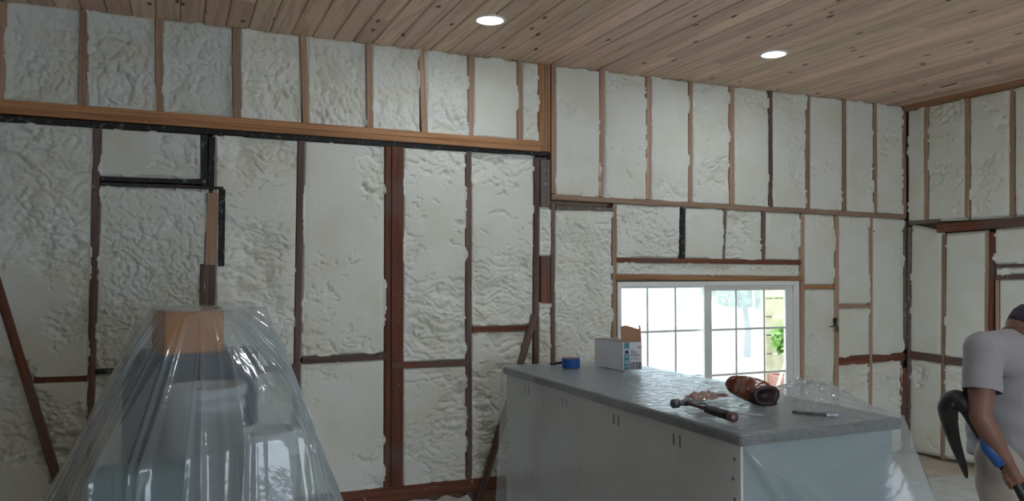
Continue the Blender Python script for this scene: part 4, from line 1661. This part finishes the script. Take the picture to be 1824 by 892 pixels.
def worker():
    D = 3.72
    foot_y = proj(tuple(Vector((at(1790, 800, D).x, at(1790, 800, D).y, 0))))[1]
    base = at(1795, 800, D)
    root = tag(empty('person', (base.x, base.y, 0)), 'person in grey shirt, dark cap and khaki trousers bending over a hose', 'person')
    o0 = Vector((base.x, base.y, 0))

    def j(px, py, dep):
        return at(px, py, dep) - o0
    neck = j(1801, 590, 3.70)
    head = j(1833, 592, 3.67)
    chest = j(1795, 650, 3.72)
    belly = j(1793, 725, 3.70)
    pelv = j(1800, 795, 3.72)
    shN, elN, wrN = j(1752, 624, 3.49), j(1746, 742, 3.41), j(1793, 822, 3.39)
    shF, elF, wrF = j(1838, 622, 3.90), j(1885, 735, 3.84), j(1865, 850, 3.62)
    hipN, knN, anN = j(1782, 815, 3.62), j(1790, 965, 3.60), j(1783, 1085, 3.60)
    hipF, knF, anF = j(1818, 815, 3.84), j(1842, 965, 3.86), j(1830, 1075, 3.92)
    anN.z, anF.z = 0.09, 0.09
    fwd = CM @ Vector((1, 0, 0))
    fwd.z = 0
    fwd.normalize()
    side = Vector((fwd.y, -fwd.x, 0))    # towards the camera
    up = Vector((0, 0, 1))
    # ---- body
    hf = (fwd * 0.85 - up * 0.45).normalized()      # gaze
    hu = (up * 0.85 + fwd * 0.45).normalized()
    parts = [
        ([pelv, belly, chest, neck - up * 0.05], [0.125, 0.125, 0.125, 0.066]),
        ([chest + side * 0.06, shN], [0.09, 0.060]), ([chest - side * 0.06, shF], [0.09, 0.060]),
        ([neck - up * 0.04, head - hu * 0.05], [0.066, 0.060]),
        ([shN, shN.lerp(elN, 0.5), elN, elN.lerp(wrN, 0.35), wrN], [0.060, 0.056, 0.045, 0.045, 0.030]),
        ([shF, shF.lerp(elF, 0.5), elF, elF.lerp(wrF, 0.35), wrF], [0.060, 0.054, 0.044, 0.044, 0.030]),
        ([hipN, knN, knN.lerp(anN, 0.35), anN], [0.088, 0.058, 0.055, 0.04]),
        ([hipF, knF, knF.lerp(anF, 0.35), anF], [0.088, 0.058, 0.055, 0.04]),
        # head: cranium, jaw, nose, ears
        ([head + hu * 0.015 - hf * 0.02, head + hu * 0.015 + hf * 0.02], [0.088, 0.086]),
        ([head - hu * 0.035 + hf * 0.03, head - hu * 0.075 + hf * 0.055], [0.066, 0.040]),
        ([head + hu * 0.005 + hf * 0.095, head - hu * 0.028 + hf * 0.112], [0.010, 0.015]),
        ([head - hu * 0.058 + hf * 0.083 + side * 0.016, head - hu * 0.058 + hf * 0.083 - side * 0.016], [0.011, 0.011]),
        ([head - hu * 0.0 + side * 0.080, head - hu * 0.035 + side * 0.080], [0.018, 0.011]),
        ([head - hu * 0.0 - side * 0.080, head - hu * 0.035 - side * 0.080], [0.018, 0.011]),
    ]
    # ---- hands closed round the handle
    hose_dir = (j(1824, 880, 3.38) - j(1785, 815, 3.42)).normalized()

    def hand(wr, grip, axis, n_palm):
        # palm lies on one side of the handle, fingers curl round it
        g = grip
        pv = n_palm.normalized()                     # from handle to the back of the palm
        cr = axis.cross(pv).normalized()
        ps = []
        ps.append(([wr, g + pv * 0.030 - axis * 0.012, g + pv * 0.031 + axis * 0.020], [0.029, 0.026, 0.022]))
        ps.append(([g + pv * 0.028 - axis * 0.030, g + pv * 0.028 + axis * 0.034], [0.019, 0.018]))
        for k in range(4):
            o = axis * (0.034 - 0.0215 * k)
            L = (1.0, 1.08, 1.04, 0.86)[k]
            r = (0.0092, 0.0096, 0.0092, 0.0082)[k]
            q0 = g + o + pv * 0.030 + cr * 0.006
            q1 = g + o + pv * 0.016 + cr * 0.030 * L
            q2 = g + o - pv * 0.012 + cr * 0.029 * L
            q3 = g + o - pv * 0.028 + cr * 0.006 - cr * 0.004 * k
            ps.append(([q0, q1, q2, q3], [r * 1.1, r, r * 0.95, r * 0.8]))
        th0 = g + pv * 0.028 + axis * 0.012 - cr * 0.012
        ps.append(([th0, g + pv * 0.010 + axis * 0.045 - cr * 0.028, g - pv * 0.014 + axis * 0.062 - cr * 0.016], [0.014, 0.011, 0.008]))
        return ps
    gN = j(1803, 848, 3.38)
    gF = j(1868, 890, 3.58)
    parts += hand(wrN, gN, hose_dir, (side * 0.5 + up * 0.5 - fwd * 0.2))
    parts += hand(wrF, gF, hose_dir, (up * 0.8 - side * 0.4))
    body = link('body', capsule_mesh(parts, 0.005, 2), M['skin'], root, True)
    # eyes
    for sg in (-1, 1):
        bm = bmesh.new()
        bmesh.ops.create_uvsphere(bm, u_segments=12, v_segments=8, radius=0.012,
                                  matrix=Matrix.Translation(head + hu * 0.018 + hf * 0.083 + side * 0.033 * sg))
        from_bm('eye', bm, M['inkdark'], root, True)
    bm = bmesh.new()
    # hair fringe under the cap
    hp = [([head - hf * 0.055 - hu * 0.005, head - hf * 0.060 - hu * 0.030], [0.052, 0.040]),
          ([head + side * 0.055 - hf * 0.02 + hu * 0.01, head + side * 0.058 - hf * 0.03 - hu * 0.01], [0.036, 0.030]),
          ([head - side * 0.055 - hf * 0.02 + hu * 0.01, head - side * 0.058 - hf * 0.03 - hu * 0.01], [0.036, 0.030])]
    bm.free()
    link('hair', capsule_mesh(hp, 0.007, 2), M['hair'], root, True)
    # ---- shirt: torso and short sleeves, hanging loose
    hem = pelv + up * 0.02
    slN = shN.lerp(elN, 0.66)
    slF = shF.lerp(elF, 0.62)
    sp = [([hem - up * 0.03 + fwd * 0.0, hem.lerp(belly, 0.6), belly.lerp(chest, 0.5), chest + up * 0.02, neck - up * 0.085], [0.166, 0.170, 0.164, 0.150, 0.080]),
          ([hem + side * 0.045 - up * 0.03, belly + side * 0.03, chest + side * 0.03], [0.166, 0.160, 0.14]),
          ([hem - side * 0.045 - up * 0.03, belly - side * 0.03, chest - side * 0.03], [0.166, 0.160, 0.14]),
          ([chest + side * 0.07 + up * 0.04, shN + up * 0.005], [0.115, 0.085]), ([chest - side * 0.07 + up * 0.04, shF + up * 0.005], [0.115, 0.085]),
          ([neck - up * 0.05 + side * 0.02, shN + up * 0.035], [0.066, 0.052]), ([neck - up * 0.05 - side * 0.02, shF + up * 0.035], [0.066, 0.052]),
          ([shN, shN.lerp(slN, 0.6), slN], [0.080, 0.080, 0.080]), ([shF, shF.lerp(slF, 0.6), slF], [0.080, 0.078, 0.078])]
    sm_ = capsule_mesh(sp, 0.010, 5)
    # cut the sleeves and the hem clean, then add cloth folds
    bm = bmesh.new()
    bm.from_mesh(sm_)
    def cut(co, no, cond):
        geom = [f for f in bm.faces if cond(f.calc_center_median())]
        vs = set(v for f in geom for v in f.verts)
        es = set(e for f in geom for e in f.edges)
        bmesh.ops.bisect_plane(bm, geom=list(vs) + list(es) + geom, plane_co=co, plane_no=no, clear_outer=True)
    dN = (elN - shN).normalized()
    dF = (elF - shF).normalized()
    cut(slN - dN * 0.012, dN, lambda c: (c - slN).length < 0.13 and (c - slN).dot(dN) > -0.05 and (c - slN).dot(side) > -0.05)
    cut(slF - dF * 0.012, dF, lambda c: (c - slF).length < 0.13 and (c - slF).dot(dF) > -0.05 and (c - slF).dot(-side) > -0.05)
    cut(hem - up * 0.075, -up, lambda c: c.z < hem.z + 0.03)
    for v in bm.verts:
        c = v.co
        tw = c.z * 9 + c.dot(fwd) * 6
        k = 0.006 * math.sin(c.dot(side) * 30 + tw * 2.0) + 0.005 * math.sin(c.z * 55 + c.dot(fwd) * 26)
        low = max(0.0, min(1.0, (1.30 - c.z) / 0.4))
        v.co = c + v.normal * k * low
    bm.to_mesh(sm_)
    bm.free()
    shirt = link('shirt', sm_, M['shirt'], root, True)
    sd = shirt.modifiers.new('cloth', 'SOLIDIFY')
    sd.thickness = 0.004
    # ---- trousers
    tp = [([pelv + up * 0.03, pelv - up * 0.04], [0.132, 0.138]), ([pelv + side * 0.04, hipN], [0.125, 0.112]), ([pelv - side * 0.04, hipF], [0.125, 0.112]),
          ([hipN, knN, knN.lerp(anN, 0.5), anN + up * 0.02], [0.112, 0.086, 0.082, 0.080]),
          ([hipF, knF, knF.lerp(anF, 0.5), anF + up * 0.02], [0.112, 0.086, 0.082, 0.080])]
    tm = capsule_mesh(tp, 0.010, 5)
    bm = bmesh.new()
    bm.from_mesh(tm)
    for v in bm.verts:
        c = v.co
        k = 0.007 * math.sin(c.z * 38 + c.dot(side) * 20) * max(0.0, 1 - abs(c.z - 0.45) / 0.5) + 0.004 * math.sin(c.dot(fwd) * 45 + c.z * 8)
        v.co = c + v.normal * k
        if v.co.z < 0.05:
            v.co.z = 0.05
    bm.to_mesh(tm)
    bm.free()
    link('trousers', tm, M['pants'], root, True)
    # ---- boots
    for an in (anN, anF):
        bt = capsule_mesh([([Vector((an.x, an.y, 0.13)), Vector((an.x, an.y, 0.055))], [0.050, 0.052]),
                           ([Vector((an.x, an.y, 0.045)) - fwd * 0.03, Vector((an.x, an.y, 0.045)) + fwd * 0.09, Vector((an.x, an.y, 0.04)) + fwd * 0.17], [0.046, 0.048, 0.036])], 0.009, 3)
        for v in bt.vertices:
            if v.co.z < 0.0:
                v.co.z = 0.0
        link('boot', bt, M['boot'], root, True)
    # ---- cap with visor
    cb = bmesh.new()
    prof_ = [(0.101, -0.012), (0.101, 0.012), (0.097, 0.045), (0.080, 0.078), (0.048, 0.098), (0.0, 0.105)]
    add_lathe(cb, prof_, 32)
    mt = Matrix((side, hf, hu)).transposed().to_4x4()
    # tilt the cap a little forward
    mtx = Matrix.Translation(head + hu * 0.028) @ mt
    for v in cb.verts:
        v.co = mtx @ Vector((v.co.x * 0.93, v.co.y * 1.07, v.co.z))
    capo = from_bm('cap', cb, M['cap'], root, True)
    capo.modifiers.new('t', 'SOLIDIFY').thickness = 0.003
    vb = bmesh.new()
    n1, n2 = 8, 17
    rows_t, rows_b = [], []
    for zz, rows_ in ((0.0, rows_t), (-0.003, rows_b)):
        for i in range(n1):
            f = i / (n1 - 1)
            row = []
            for k in range(n2):
                a = R(-62 + 124 * k / (n2 - 1))
                r_ = 0.095 + 0.072 * f * math.cos(a) ** 0.6
                row.append(vb.verts.new(mtx @ Vector((0.93 * r_ * math.sin(a), 1.07 * r_ * math.cos(a), -0.006 - 0.022 * f - 0.02 * math.sin(a) ** 2 * f + zz))))
            rows_.append(row)
    for rows_ in (rows_t, rows_b):
        for i in range(n1 - 1):
            for k in range(n2 - 1):
                vb.faces.new((rows_[i][k], rows_[i][k + 1], rows_[i + 1][k + 1], rows_[i + 1][k]))
    for k in range(n2 - 1):
        vb.faces.new((rows_t[-1][k], rows_t[-1][k + 1], rows_b[-1][k + 1], rows_b[-1][k]))
    vis = from_bm('visor', vb, M['cap'], None, True)
    vis.parent = capo

    # ---- the hose he holds: black loop behind his hip, blue sleeve, black handle
    hose = tag(empty('spray_hose', (base.x, base.y, 0)), 'black hose with blue sleeve held in the person\'s hand', 'hose')

    def sp_(pts_, n=8):
        out = []
        pts_ = [Vector(q) for q in pts_]
        for i in range(len(pts_) - 1):
            p0 = pts_[max(i - 1, 0)]
            p1, p2 = pts_[i], pts_[i + 1]
            p3 = pts_[min(i + 2, len(pts_) - 1)]
            for k in range(n):
                t = k / n
                out.append(0.5 * ((2 * p1) + (p2 - p0) * t + (2 * p0 - 5 * p1 + 4 * p2 - p3) * t * t + (3 * p1 - p0 - 3 * p2 + p3) * t ** 3))
        out.append(pts_[-1])
        return out
    bm = bmesh.new()
    path = sp_([j(1752, 782, 3.44), j(1738, 755, 3.45), j(1722, 727, 3.47), j(1705, 712, 3.50), j(1690, 722, 3.54), j(1690, 745, 3.57), j(1700, 785, 3.60), j(1716, 830, 3.64), j(1722, 850, 3.66)], 8)
    rr_ = []
    for i in range(len(path)):
        f = i / (len(path) - 1)
        rr_.append(np.interp(f, [0, 0.25, 0.38, 0.5, 0.62, 0.85, 1.0], [0.024, 0.034, 0.046, 0.048, 0.038, 0.018, 0.006]))
    add_tube(bm, path, rr_, 14)
    from_bm('hose_loop', bm, M['blackrub'], hose, True)
    bm = bmesh.new()
    add_tube(bm, [j(1751, 778, 3.42), j(1762, 797, 3.41), j(1784, 826, 3.395)], [0.023, 0.033, 0.029], 16)
    from_bm('sleeve', bm, M['bluehose'], hose, True)
    bm = bmesh.new()
    add_tube(bm, [j(1783, 825, 3.395), j(1803, 848, 3.38), j(1835, 905, 3.33), j(1850, 960, 3.30)], [0.022, 0.019, 0.024, 0.024], 14)
    from_bm('hose_handle', bm, M['blackrub'], hose, True)
    for py, r_ in ((698, 0.012), (714, 0.010)):
        bm = bmesh.new()
        bmesh.ops.create_uvsphere(bm, u_segments=12, v_segments=8, radius=r_, matrix=Matrix.Translation(j(1684, py + 12, 3.52)))
        from_bm('brass_fitting', bm, plain('dull_brass', (0.22, 0.14, 0.06), 0.4, metal=0.7, noise=0.2), hose, True)


worker()
